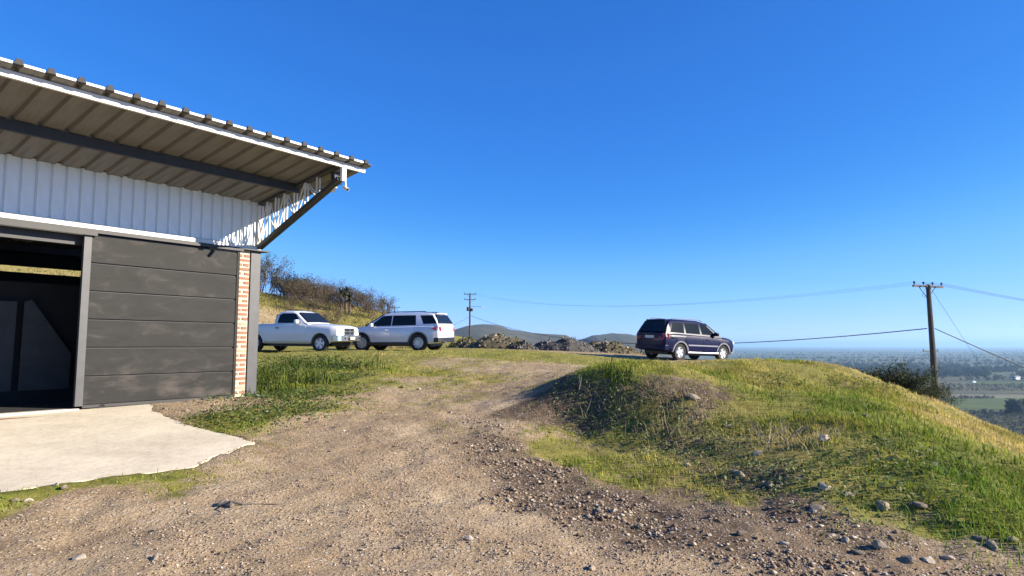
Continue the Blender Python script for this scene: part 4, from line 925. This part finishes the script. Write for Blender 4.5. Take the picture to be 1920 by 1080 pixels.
# ------------------------------------------------------------------ grass and weeds
def blades(name, label, n, region, key, hmin, hmax, wid, palette, cat='grass', seg=2, lean=1.0, hkey=None, biasY=1.4, zlift=0):
    x0, x1, y0, y1 = region; N = int(n * 5)
    ys = y0 + (y1 - y0) * rng.random(N) ** biasY; xs = rng.uniform(x0, x1, N)
    m = cover(xs, ys); pr = key(m, xs, ys); keep = (rng.random(N) < pr) & ~inpoly(xs, ys, AP) & ~inpoly(xs, ys, BPOLY)
    xs, ys, m = xs[keep][:n], ys[keep][:n], m[keep][:n]; n = len(xs); zs = H(xs, ys) - .006 + zlift
    clump = fbm(xs * 1.6, ys * 1.6, 17); h = (hmin + (hmax - hmin) * rng.random(n) ** 1.6) * (.55 + .9 * clump)
    if hkey is not None: h *= hkey(m, xs, ys)
    a_ = rng.uniform(0, 6.283, n); d = np.stack([np.cos(a_), np.sin(a_)], -1); l_ = rng.random(n) * lean * h
    w = wid * rng.uniform(.6, 1.3, n) * (1 + .03 * ys); side = np.stack([-d[:, 1], d[:, 0]], -1)
    tw = rng.uniform(-.8, .8, n)[:, None]; side = side * np.cos(tw) + d * np.sin(tw)
    base = np.stack([xs, ys], -1)
    def pt(f, lf, wf):
        c = base + d * (l_ * lf)[:, None]; zz = zs + h * f
        return np.concatenate([c + side * (w * wf / 2)[:, None], zz[:, None]], 1), np.concatenate([c - side * (w * wf / 2)[:, None], zz[:, None]], 1)
    p0, p1 = pt(0, 0, 1); p2, p3 = pt(.55, .3, .8); tip = np.concatenate([base + d * l_[:, None], (zs + h * .97)[:, None]], 1)
    V = np.stack([p0, p1, p2, p3, tip], 1)
    tri = np.array([(0,1,3),(0,3,2),(2,3,4)]); idx = (tri[None] + (np.arange(n) * 5)[:, None, None]).reshape(-1)
    pal = np.array(palette); t = np.clip(m[:, 1] * .8 + .16 + (fbm(xs * 1.2, ys * 1.2, 77) - .5) * 1.1 + rng.normal(0, .13, n), 0, .999) * (len(pal) - 1)
    i0 = t.astype(int); c = pal[i0] * (1 - (t - i0))[:, None] + pal[i0 + 1] * (t - i0)[:, None]; c = c * rng.uniform(.7, 1.3, (n, 1)) * (.45 + 1.1 * fbm(xs * 2.4, ys * 2.4, 83))[:, None]
    cols = np.repeat(c[:, None], 5, 1).reshape(-1, 3)
    return tag(link(name, fastmesh(name, V.reshape(-1, 3), 3, idx, M['grassblade'], cols)), label, cat, kind='stuff')
PAL = [(.11,.185,.022), (.20,.25,.032), (.31,.30,.05), (.42,.35,.09), (.52,.40,.17)]
lushk = lambda m: np.clip(m[:, 0] * 1.5 - .45, 0, 1)
patch = lambda xs, ys, s, f=1.: .08 + 1.2 * sstep(.40, .60, fbm(xs * f, ys * f, s))
blades('meadow_grass', 'short green and straw coloured grass covering the mound and bank', 105000, (.2, 13, 4.4, 17), lambda m, x, y: lushk(m) * patch(x, y, 15, 1.3), .02, .085, .008, PAL)
blades('verge_grass', 'short green grass beside the driveway and around the concrete apron', 45000, (-9, .2, 4.2, 17), lambda m, x, y: lushk(m) * patch(x, y, 25, 1.3), .015, .07, .008, PAL)
blades('terrace_grass', 'low yellowish grass on the parking terrace', 45000, (-16, 14, 16, 36), lambda m, x, y: lushk(m), .015, .06, .012, PAL, biasY=1.0, hkey=lambda m, x, y: 1 - .6 * ((y > 24) * 1.))
blades('hillside_grass', 'rough dry grass on the hillside behind the pickup', 30000, (-30, -6, 36, 66), lambda m, x, y: np.clip(m[:, 0], .3, 1) + 0 * x, .06, .24, .025, [(.12,.13,.035), (.19,.17,.055), (.26,.21,.085), (.33,.26,.12)], biasY=1.0)
def spots(lst):
    q = [(*hit(px, py)[:2], r_) for px, py, r_ in lst]
    return lambda m, x, y: np.clip(sum(np.exp(-((x - a_) ** 2 + (y - b_) ** 2) / (r_ * r_)) for a_, b_, r_ in q), 0, 1)
lush = spots([(1840,930,.7),(1780,880,.6),(1890,990,.5),(1720,830,.6),(1650,790,.6),(1560,790,.4),(1850,870,.6),(1900,930,.6),(1640,740,.7),(1420,740,.4),(1700,905,.35),(1330,700,.5)])
blades('lush_grass', 'tall bright green grass on the right flank of the mound', 9000, (1, 9, 4.5, 12), lush, .04, .12, .009, PAL[:3], lean=1.2)
tallbank = spots([(500,705,.9),(540,690,.8),(580,690,.7),(620,695,.8),(655,690,.6),(545,715,.7),(600,712,.6),(500,735,.5)])
blades('tall_weeds', 'tall tangled green weeds beside the corner of the building', 6500, (-9, -2, 9.5, 22), lambda m, x, y: tallbank(m, x, y) * sstep(.42, .6, fbm(x * 1.8, y * 1.8, 63)), .10, .40, .016, [(.06,.10,.014), (.11,.16,.022), (.18,.20,.045), (.27,.25,.09)], 'weeds', lean=.6, biasY=1.0)
tuft = spots([(1148,702,.13),(1180,708,.15),(1165,715,.12)])
blades('grass_tuft', 'tall upright tuft of green grass on the crest of the mound', 420, (1.2, 3.2, 9.5, 11.6), tuft, .10, .42, .012, [(.06,.11,.014), (.12,.17,.02), (.2,.22,.04)], lean=.7, biasY=1.0)['kind'] = 'stuff'
dry = spots([(1225,735,.35),(1265,740,.35),(1300,790,.4),(1440,835,.5),(1480,830,.4),(1100,790,.3),(1250,800,.5),(1180,760,.3)])
blades('dry_stalks', 'thin dry straw stalks on the worn crest of the mound', 1800, (.8, 5.5, 6, 12), dry, .05, .20, .006, [(.22,.17,.09), (.36,.29,.15), (.45,.38,.22)], 'dry grass', lean=1.2, biasY=1.0)
def leafy(name, label, key, n, region, hmax, size, palette, cat='weeds'):
    x0, x1, y0, y1 = region; N = n * 6; xs = rng.uniform(x0, x1, N); ys = rng.uniform(y0, y1, N); m = cover(xs, ys)
    keep = (rng.random(N) < key(m, xs, ys)) & ~inpoly(xs, ys, AP) & ~inpoly(xs, ys, BPOLY); xs, ys = xs[keep][:n], ys[keep][:n]; n = len(xs)
    zs = H(xs, ys) + hmax * rng.random(n) ** 1.3 * (.4 + fbm(xs * 2, ys * 2, 3))
    c = np.stack([xs, ys, zs], -1); nrm = rng.normal(0, 1, (n, 3)); nrm[:, 2] = np.abs(nrm[:, 2]) + .5; nrm /= np.linalg.norm(nrm, axis=1)[:, None]
    u = np.cross(nrm, rng.normal(0, 1, (n, 3))); u /= np.linalg.norm(u, axis=1)[:, None]; v = np.cross(nrm, u)
    s_ = size * rng.uniform(.5, 1.4, n)[:, None]
    V = np.stack([c - u * s_, c + v * s_ * .45, c + u * s_, c - v * s_ * .45], 1).reshape(-1, 3)
    pal = np.array(palette); cols = np.repeat((pal[rng.integers(0, len(pal), n)] * rng.uniform(.7, 1.3, (n, 1)))[:, None], 4, 1).reshape(-1, 3)
    return tag(link(name, fastmesh(name, V, 4, np.arange(n * 4), M['leaf'], cols)), label, cat, kind='stuff')
weedspots = spots([(1100,760,.5),(1200,800,.5),(1280,830,.5),(1150,770,.5),(1350,850,.5),(1330,810,.4),(1240,780,.5),(1420,890,.45),(1500,900,.4),(1600,900,.35),(1660,870,.4),(1640,840,.3),(1750,870,.35),(1560,930,.4),(1460,720,.4),(1620,720,.4),(1700,930,.3),(1480,870,.3),(1060,740,.3)])
leafy('broadleaf_weeds', 'low dark broad leaved weeds over the worn face of the mound', weedspots, 8000, (.6, 8, 4.8, 13), .10, .022, [(.06,.095,.02), (.10,.135,.04), (.16,.195,.08), (.22,.24,.12)])
leafy('low_weeds', 'low leafy weeds between gravel and grass near the building', spots([(520,745,.8),(560,770,.6),(480,775,.5),(450,795,.5),(600,740,.6),(640,710,.6),(380,788,.3),(540,700,.8),(620,690,.7)]), 7000, (-7, -2, 8, 19), .12, .026, [(.04,.075,.015), (.08,.12,.03), (.13,.17,.05)])
leafy('tangled_weeds', 'dark leafy tangle of weeds on the low bank beside the corner post', lambda m, x, y: tallbank(m, x, y) * sstep(.40, .6, fbm(x * 1.5, y * 1.5, 64)), 9000, (-9, -2, 9.5, 22), .34, .032, [(.03,.055,.012), (.05,.085,.016), (.09,.125,.03), (.15,.17,.06)])
blades('sparse_grass', 'thin worn grass growing between the wheel tracks of the driveway', 14000, (-5, 2.5, 6.5, 20), lambda m, x, y: np.clip(m[:, 0] * 3 - .15, 0, 1) * (m[:, 0] < .6) * patch(x, y, 35, 2.5), .008, .035, .008, PAL, biasY=1.2)
# individual small plants and debris
def twig_mesh(seed, n, L, spread, r=.004, m_=None):
    q = random.Random(seed); mb = MB()
    for _ in range(n):
        a_ = q.uniform(0, 6.283); p_ = Vector((0, 0, 0)); d = Vector((math.cos(a_) * spread, math.sin(a_) * spread, 1)).normalized(); pp = [p_]
        for k_ in range(4):
            d = (d + Vector((q.uniform(-.25, .25), q.uniform(-.25, .25), q.uniform(-.15, .1)))).normalized(); pp.append(pp[-1] + d * L / 4)
        mb.tube(pp, [r, r * .9, r * .7, r * .5, r * .3], 4)
    return mb.mesh('twig', m_ or M['straw'])
M['straw'] = mat('straw_twig', (.33, .27, .18), .9, 0, .2, 20)
hx, hy, _ = hit(410, 948)
tw = MB().tube([(0,0,.03),(.10,.02,.05),(.22,.0,.03),(.36,.06,.02),(.5,.07,.015)], [.012,.011,.009,.007,.004], 5).tube([(.10,.02,.05),(.14,-.08,.06),(.17,-.15,.02)], [.008,.006,.003], 5).tube([(.0,0,.03),(.02,.06,.05),(.08,.1,.03)], [.012,.012,.008], 5).build('fallen_twig', M['wood'])
tw.location = (hx, hy, hz(hx, hy) - .005); tag(tw, 'dark forked twig lying on the dirt driveway', 'twig')
for i, (px, py, L, n_) in enumerate(((1096,785,.38,2),(1255,820,.40,2),(1440,835,.42,7),(1475,830,.35,6),(1085,735,.3,2))):
    hx, hy, _ = hit(px, py); o = link('dry_stem', twig_mesh(300 + i, n_, L, .35 if n_ < 5 else .8, .006)); o.location = (hx, hy, hz(hx, hy) - .01)
    tag(o, 'pale dry weed stem standing on the shaded face of the mound' if n_ < 5 else 'pale dry fan of grass stems on the sunny side of the mound', 'dry stem', 'dry stems on the shaded face' if n_ < 5 else 'dry stem fans on the mound')

# ------------------------------------------------------------------ shrubs and trees
def shrub_mesh(seed, H_, Wd, n, levels=3, leaf=0, pal=((.11,.075,.05), (.16,.12,.085)), lw=.05):
    q = random.Random(seed); mb = MB(); tips = []
    def br(p, d, L, r_, lv):
        e = p + d * L; mid = p + d * L * .5 + Vector((q.uniform(-.1,.1), q.uniform(-.1,.1), 0)) * L
        mb.tube([p, mid, e], [r_, r_ * .8, r_ * .55], 3, False); tips.append(e); tips.append(mid)
        if lv:
            for _ in range(q.choice((2, 3, 3))):
                nd = (d + Vector((q.uniform(-.8, .8), q.uniform(-.8, .8), q.uniform(-.35, .6)))).normalized(); br(e if q.random() < .6 else mid, nd, L * q.uniform(.5, .8), r_ * .55, lv - 1)
    for _ in range(n):
        a_ = q.uniform(0, 6.283); s_ = q.uniform(0, Wd / H_)
        br(Vector((math.cos(a_), math.sin(a_), 0)) * q.uniform(0, Wd * .3), Vector((math.cos(a_) * s_, math.sin(a_) * s_, 1)).normalized(), H_ * q.uniform(.35, .5), .03, levels)
    return mb, tips
def leaves_at(tips, n, spread, size, pal, seed):
    g_ = np.random.default_rng(seed); t = np.array([tuple(p_) for p_ in tips]); c = t[g_.integers(0, len(t), n)] + g_.normal(0, spread, (n, 3))
    nrm = g_.normal(0, 1, (n, 3)); nrm /= np.linalg.norm(nrm, axis=1)[:, None]; u = np.cross(nrm, g_.normal(0, 1, (n, 3))); u /= np.linalg.norm(u, axis=1)[:, None]; v = np.cross(nrm, u)
    s_ = size * g_.uniform(.5, 1.4, n)[:, None]; V = np.stack([c - u * s_, c + v * s_ * .5, c + u * s_, c - v * s_ * .5], 1).reshape(-1, 3)
    pal = np.array(pal); cols = np.repeat((pal[g_.integers(0, len(pal), n)] * g_.uniform(.7, 1.3, (n, 1)))[:, None], 4, 1).reshape(-1, 3)
    return fastmesh('foliage', V, 4, np.arange(n * 4), M['leaf'], cols)
BROWN = [(.10,.068,.045), (.15,.11,.075), (.075,.06,.035), (.09,.09,.04)]
DARKG = [(.022,.034,.012), (.04,.055,.018), (.065,.075,.03), (.05,.04,.025)]
protos = []
for i in range(4):
    mb, tips = shrub_mesh(40 + i, 2.4, 1.6, 11)
    protos.append((mb.mesh('branches', M['bark']), leaves_at(tips, 1700, .18, .05, BROWN, i)))
dprotos = []
for i in range(2):
    mb, tips = shrub_mesh(60 + i, 2.4, 1.7, 11)
    dprotos.append((mb.mesh('branches', M['bark']), leaves_at(tips, 2600, .16, .07, DARKG + BROWN[:1], 20 + i)))
def put(name, pr, x, y, sc, label, cat, group, dz=-.1, sx=1):
    g_ = tag(empty(name, (x, y, hz(x, y) + dz), random.uniform(0, 6.3)), label, cat, group); g_.scale = (sc * sx, sc * sx, sc)
    link('branches', pr[0], g_); link('foliage', pr[1], g_); return g_
for i, (px, Yd, h) in enumerate([(500,57,2.6),(524,58,.9),(556,60,1.2),(580,60,1.1),(600,60,1.0),(612,61,.95),(626,58,1.0),(588,54,1.0),(566,53,.9),(640,62,.9),(652,58,.9),(665,62,1.0),(676,58,.9),(690,62,1.05),(700,60,1.0),(712,64,1.1),(722,60,1.0),(735,64,1.05),(748,62,.9),(610,52,.8),(640,53,.7),(545,50,.6),(700,52,.8),(725,55,.8),(575,62,1.2),(760,66,.9),(552,55,.9),(572,57,1.0),(596,56,.95),(615,57,.9),(632,56,.8),(585,50,.7),(605,48,.6),(630,49,.6),(660,55,.85),(685,55,.85),(540,54,.8)]):
    put('bare_shrub', protos[i % 4], (px - 960) / F * Yd, Yd, h * (.88 if i else .55), 'brown leafless shrub in the thicket along the hillside ridge', 'shrub', 'bare shrubs on the hillside')
for px, Yd, h, sx in ((540,58,.98,1.2),(562,59,.88,1.2),(590,61,.72,1.1)):
    put('dark_shrub', dprotos[px % 2], (px - 960) / F * Yd, Yd, h, 'dense dark shrub crowning the hillside ridge above the pickup', 'shrub', 'dark shrubs on the ridge', sx=sx)
mb, tips = shrub_mesh(77, 5.0, 2.2, 6, 3); tallp = (mb.mesh('branches', M['bark']), leaves_at(tips, 3000, .14, .07, DARKG + BROWN[:1], 31))
put('ridge_tree', tallp, (487 - 960) / F * 58, 58, .78, 'slender dark tree on the ridge just behind the building corner', 'tree', None)
for px, Yd, h in ((848,70,.75),(858,72,.8),(868,70,.7),(1068,46,.5),(1082,47,.4)):
    mb, tips = shrub_mesh(px, 3.2, 1.4, 7, 2); pr = (mb.mesh('branches', M['bark']), leaves_at(tips, 60, .1, .04, BROWN, px))
    put('bare_sapling', pr, (px - 960) / F * Yd, Yd, h, 'thin leafless sapling standing behind the rear of the white sport utility car' if px < 1000 else 'thin leafless sapling sticking up behind the rubble heaps', 'sapling', 'bare saplings behind the car' if px < 1000 else 'bare saplings behind the rubble')
# spiky palms on the ridge
def palm(px, Yd, h):
    x = (px - 960) / F * Yd; z = hz(x, Yd) - .1; g_ = tag(empty('spiky_palm', (x, Yd, z), random.uniform(0, 6)), 'dark spiky palm with a bare trunk on the hillside ridge', 'palm', 'spiky palms on the ridge')
    MB().tube([(0,0,0),(.05,0,h*.5),(0,.05,h)], [.12,.09,.08], 7).build('trunk', M['bark'], g_)
    vs, fs = [], []
    for k_ in range(60):
        a_ = random.uniform(0, 6.283); el = random.uniform(-.6, 1.2); d = Vector((math.cos(a_) * math.cos(el), math.sin(a_) * math.cos(el), math.sin(el))); s_ = d.cross(Vector((0,0,1))).normalized() * .04
        p_ = Vector((0, 0, h)); L = random.uniform(.5, .85); o = len(vs); vs += [p_ - s_, p_ + s_, p_ + d * L * .6 + s_, p_ + d * L * .6 - s_, p_ + d * L + Vector((0,0,-.12))]; fs += [(o,o+1,o+2,o+3), (o+3,o+2,o+4)]
    me = bpy.data.meshes.new('fronds'); me.from_pydata([tuple(v) for v in vs], [], fs); me.materials.append(M['dark_leaf']); link('fronds', me, g_)
M['dark_leaf'] = mat('dark_leaf', (.025, .032, .018), .7, 0, .2)
palm(639, 52, 1.7); palm(649, 53, 1.75); palm(655, 52, 1.4)
# bush over the brow of the slope
mb, tips = shrub_mesh(91, 4.0, 4.6, 22, 3); big = (mb.mesh('branches', M['bark']), leaves_at(tips, 26000, .26, .085, DARKG + [(.05,.07,.03)], 51))
for px, Yd, zt, sx, lab in ((1638, 30, 660, 1.0, 'broad dark green bush rising over the brow of the slope'), (1598, 31, 674, .9, 'low dark bush partly hidden behind the brow beside the broad green bush'), (1688, 29, 690, .9, 'low dark bush on the downhill side next to the tall pole')):
    x = (px - 960) / F * Yd; zb = hz(x, Yd); zt_ = CAM.z + (EYE - zt) / F * Yd
    g_ = tag(empty('bush', (x, Yd, zb - .2), px), lab, 'bush', 'bushes over the brow'); sc = (zt_ - zb + .2) / 5.6; g_.scale = (sc * sx * 1.25, sc * sx * 1.25, sc)
    link('branches', big[0], g_); link('foliage', big[1], g_)

# ------------------------------------------------------------------ rubble heaps
def heap(px0, px1, top, base, Yd, depth, label, soil, seed, nst, stc, weeds=0):
    nst *= 2
    xa, xb = (px0 - 960) / F * Yd, (px1 - 960) / F * Yd; xc = (xa + xb) / 2; hw = (xb - xa) / 2; z0 = hz(xc, Yd)
    h = (base - top) / F * Yd
    g_ = tag(empty('rubble_heap', (xc, Yd, z0)), label, 'rubble heap'); n_, k_ = 60, 24
    def hh(u, v):
        r_ = np.sqrt(u ** 2 + v ** 2); return np.clip(1 - r_ ** 2.4, 0, 1) * h * (.35 + .85 * fbm(u * 2.2 + seed * 1.7, v * 1.5 + seed, seed)) + np.clip(1 - r_, 0, 1) * h * .15 + (fbm(u * 12 + seed, v * 8, seed + 3) - .5) * .28 * (r_ < .95)
    U, Vv = np.meshgrid(np.linspace(-1, 1, n_), np.linspace(-1, 1, k_)); ZZ = hh(U, Vv)
    wx, wy = U * hw + xc, Vv * depth + Yd; gz = H(wx, wy, False) - z0; ZZ = ZZ + gz - .12
    id_ = np.arange(n_ * k_).reshape(k_, n_); q = np.stack([id_[:-1, :-1], id_[:-1, 1:], id_[1:, 1:], id_[1:, :-1]], -1).reshape(-1)
    link('soil_mound', fastmesh('soil_mound', np.stack([U * hw, Vv * depth, ZZ], -1).reshape(-1, 3), 4, q, M[soil], None, True), g_)
    u = rng.uniform(-.95, .95, nst); v = rng.uniform(-.95, .6, nst); s_ = .02 + .10 * rng.random(nst) ** 4
    zz = hh(u, v) + H(u * hw + xc, v * depth + Yd, False) - z0 - .12
    base_ = np.array([(1,0,0),(.3,.95,0),(-.8,.6,0),(-.8,-.6,0),(.3,-.95,0),(.1,.1,.85),(0,0,-.6)]); tri = np.array([(0,1,5),(1,2,5),(2,3,5),(3,4,5),(4,0,5),(1,0,6),(2,1,6),(3,2,6),(4,3,6),(0,4,6)])
    V = base_[None] * (1 + rng.uniform(-.35, .35, (nst, 7, 3))) * s_[:, None, None] + np.stack([u * hw, v * depth, zz], -1)[:, None]
    c = np.array(stc)[rng.integers(0, len(stc), nst)] * rng.uniform(.7, 1.3, (nst, 1))
    o = link('loose_stones', fastmesh('loose_stones', V.reshape(-1, 3), 3, (tri[None] + (np.arange(nst) * 7)[:, None, None]).reshape(-1), M['stone'], np.repeat(c[:, None], 7, 1).reshape(-1, 3)), g_); o['kind'] = 'stuff'
    if weeds:
        u = rng.uniform(-.95, .95, weeds); v = rng.uniform(-.95, .6, weeds); zz = hh(u, v) + H(u * hw + xc, v * depth + Yd, False) - z0 - .1
        cc = np.stack([u * hw, v * depth, zz + rng.random(weeds) * .12], -1); uu = rng.normal(0, .05, (weeds, 3)); vv = rng.normal(0, .1, (weeds, 3))
        V = np.stack([cc - uu, cc + uu, cc + vv], 1).reshape(-1, 3); pal = np.array([(.05,.055,.02), (.10,.10,.035), (.17,.15,.06)])
        o = link('weeds', fastmesh('weeds', V, 3, np.arange(weeds * 3), M['leaf'], np.repeat(pal[rng.integers(0, 3, weeds)][:, None], 3, 1).reshape(-1, 3)), g_); o['kind'] = 'stuff'
M['tan_soil'] = mat('tan_soil', (.15, .115, .06), .95, 0, .4, 2.5, c2=(.045, .04, .02))
M['grey_soil'] = mat('grey_soil', (.10, .09, .08), .95, 0, .4, 3, c2=(.03, .027, .024))
TS = [(.16,.12,.07), (.20,.16,.10), (.09,.07,.04), (.36,.31,.23)]; GS = [(.09,.08,.07), (.13,.115,.10), (.05,.045,.04), (.20,.175,.145)]
heap(835, 925, 630, 652, 43, 1.2, 'low dark weedy heap at the foot of the far transformer pole', 'tan_soil', 3, 160, TS, 350)
heap(862, 1022, 616, 650, 41, 1.9, 'tallest tan earth heap dotted with pale stones', 'tan_soil', 5, 420, TS, 160)
heap(945, 1012, 637, 656, 36, .9, 'small grey gravel heap in front of the tall tan heap', 'grey_soil', 8, 160, GS, 60)
heap(985, 1135, 633, 661, 38.5, 1.5, 'dark grey soil heap between the tan heaps', 'grey_soil', 11, 320, GS, 40)
heap(1050, 1235, 633, 666, 41, 1.7, 'long tan rubble heap reaching towards the navy car', 'tan_soil', 14, 520, TS, 260)

# ------------------------------------------------------------------ valley trees
def wood(name, label, rects, hmin, hmax, per=26, pal=((.012,.018,.009), (.02,.028,.012), (.032,.038,.016))):
    cs, hs_ = [], []
    for px0, px1, y0, y1, n in rects:                    # pixel span, distance span, number of trees
        d_ = rng.uniform(y0, y1, n); x = (rng.uniform(px0, px1, n) - 960) / F * d_; cs.append(np.stack([x, d_], -1)); hs_.append(rng.uniform(hmin, hmax, n))
    c = np.concatenate(cs); h = np.concatenate(hs_); n = len(c); z = H(c[:, 0], c[:, 1], False)
    k_ = per; d = rng.normal(0, 1, (n, k_, 3)); d /= np.linalg.norm(d, axis=2)[..., None]; d *= rng.random((n, k_, 1)) ** .33
    ctr = np.stack([c[:, 0], c[:, 1], z + h * .52], -1)[:, None] + d * np.stack([h * .42, h * .42, h * .5], -1)[:, None]
    V = ctr[:, :, None, :] + rng.normal(0, 1, (n, k_, 3, 3)) * (h * .17)[:, None, None, None]
    pal = np.array(pal); cols = pal[rng.integers(0, len(pal), n)][:, None] * rng.uniform(.75, 1.25, (n, k_, 1)); cols = np.repeat(cols[:, :, None], 3, 2).reshape(-1, 3)
    V = V.reshape(-1, 3); V[:, 2] = np.maximum(V[:, 2], VALLEY + CAM.z - .5)
    return tag(link(name, fastmesh(name, V, 3, np.arange(len(V)), M['leaf'], cols)), label, 'woodland', kind='stuff')
wood('woodland', 'dark woods and hedgerows across the far valley floor', [(1500,1845,2450,2700,620),(1900,1990,2400,2700,160),(1560,1900,2750,3300,480),(1400,2000,3300,3350,150),(1380,2050,3900,4000,190),(1380,1700,3450,3800,160),(1700,1830,3450,3800,60),(1350,2050,4600,4800,220),(1350,2050,5600,5900,240),(1350,2050,7000,7600,260),(1350,2050,9000,9800,240),(1350,2050,12000,13500,200),(1380,1500,2600,3600,120),(1740,2020,2200,2230,26)], 9, 22, 24)
wood('scrubland', 'grey green scrub on the lower hillside and valley edge', [(1745,2050,1690,1960,700),(1790,1855,1455,1475,60),(1760,2050,1060,1170,420),(1780,2050,860,1060,420),(1740,1800,1380,1500,60)], 2.5, 7, 16, ((.03,.034,.018), (.05,.05,.027), (.07,.065,.04)))
wood('valley_clump', 'grey green clump of trees at the edge of the green field', [(1882,1912,1130,1150,16)], 14, 24, 60, ((.03,.038,.02), (.045,.05,.028)))
def barn(px, Yd, w, h, label):
    x = (px - 960) / F * Yd; g_ = tag(empty('farm_shed', (x, Yd, hz(x, Yd) - .1), .3), label, 'shed')
    MB().box(-w/2, w/2, -w*.3, w*.3, 0, h).build('wall', M['white_plastic'], g_); MB().prism([(-w*.34, h), (w*.34, h), (0, h * 1.5)], -w*.53, w*.53).build('roof', M['galv'], g_).rotation_euler = (R(90), 0, R(90))
barn(1896, 2260, 28, 9, 'white farm shed beside the dark wood in the valley'); barn(1817, 2080, 14, 4, 'small white farm shed by the pale valley road')

# ------------------------------------------------------------------ air
hb = MB().box(-62000, 62000, -900, 62000, VALLEY - 8, 190).build('haze', None)
hm, hn, hl, hp = nodes('haze'); hn.remove(hp); pv = hn.new('ShaderNodeVolumePrincipled'); pv.inputs['Density'].default_value = 5.4e-5; pv.inputs['Color'].default_value = (.42, .70, 1, 1); pv.inputs['Anisotropy'].default_value = .2
hl.new(pv.outputs[0], hn['Material Output'].inputs['Volume']); hb.data.materials.append(hm)
tag(hb, 'thin bluish haze over the valley', 'haze', kind='stuff')
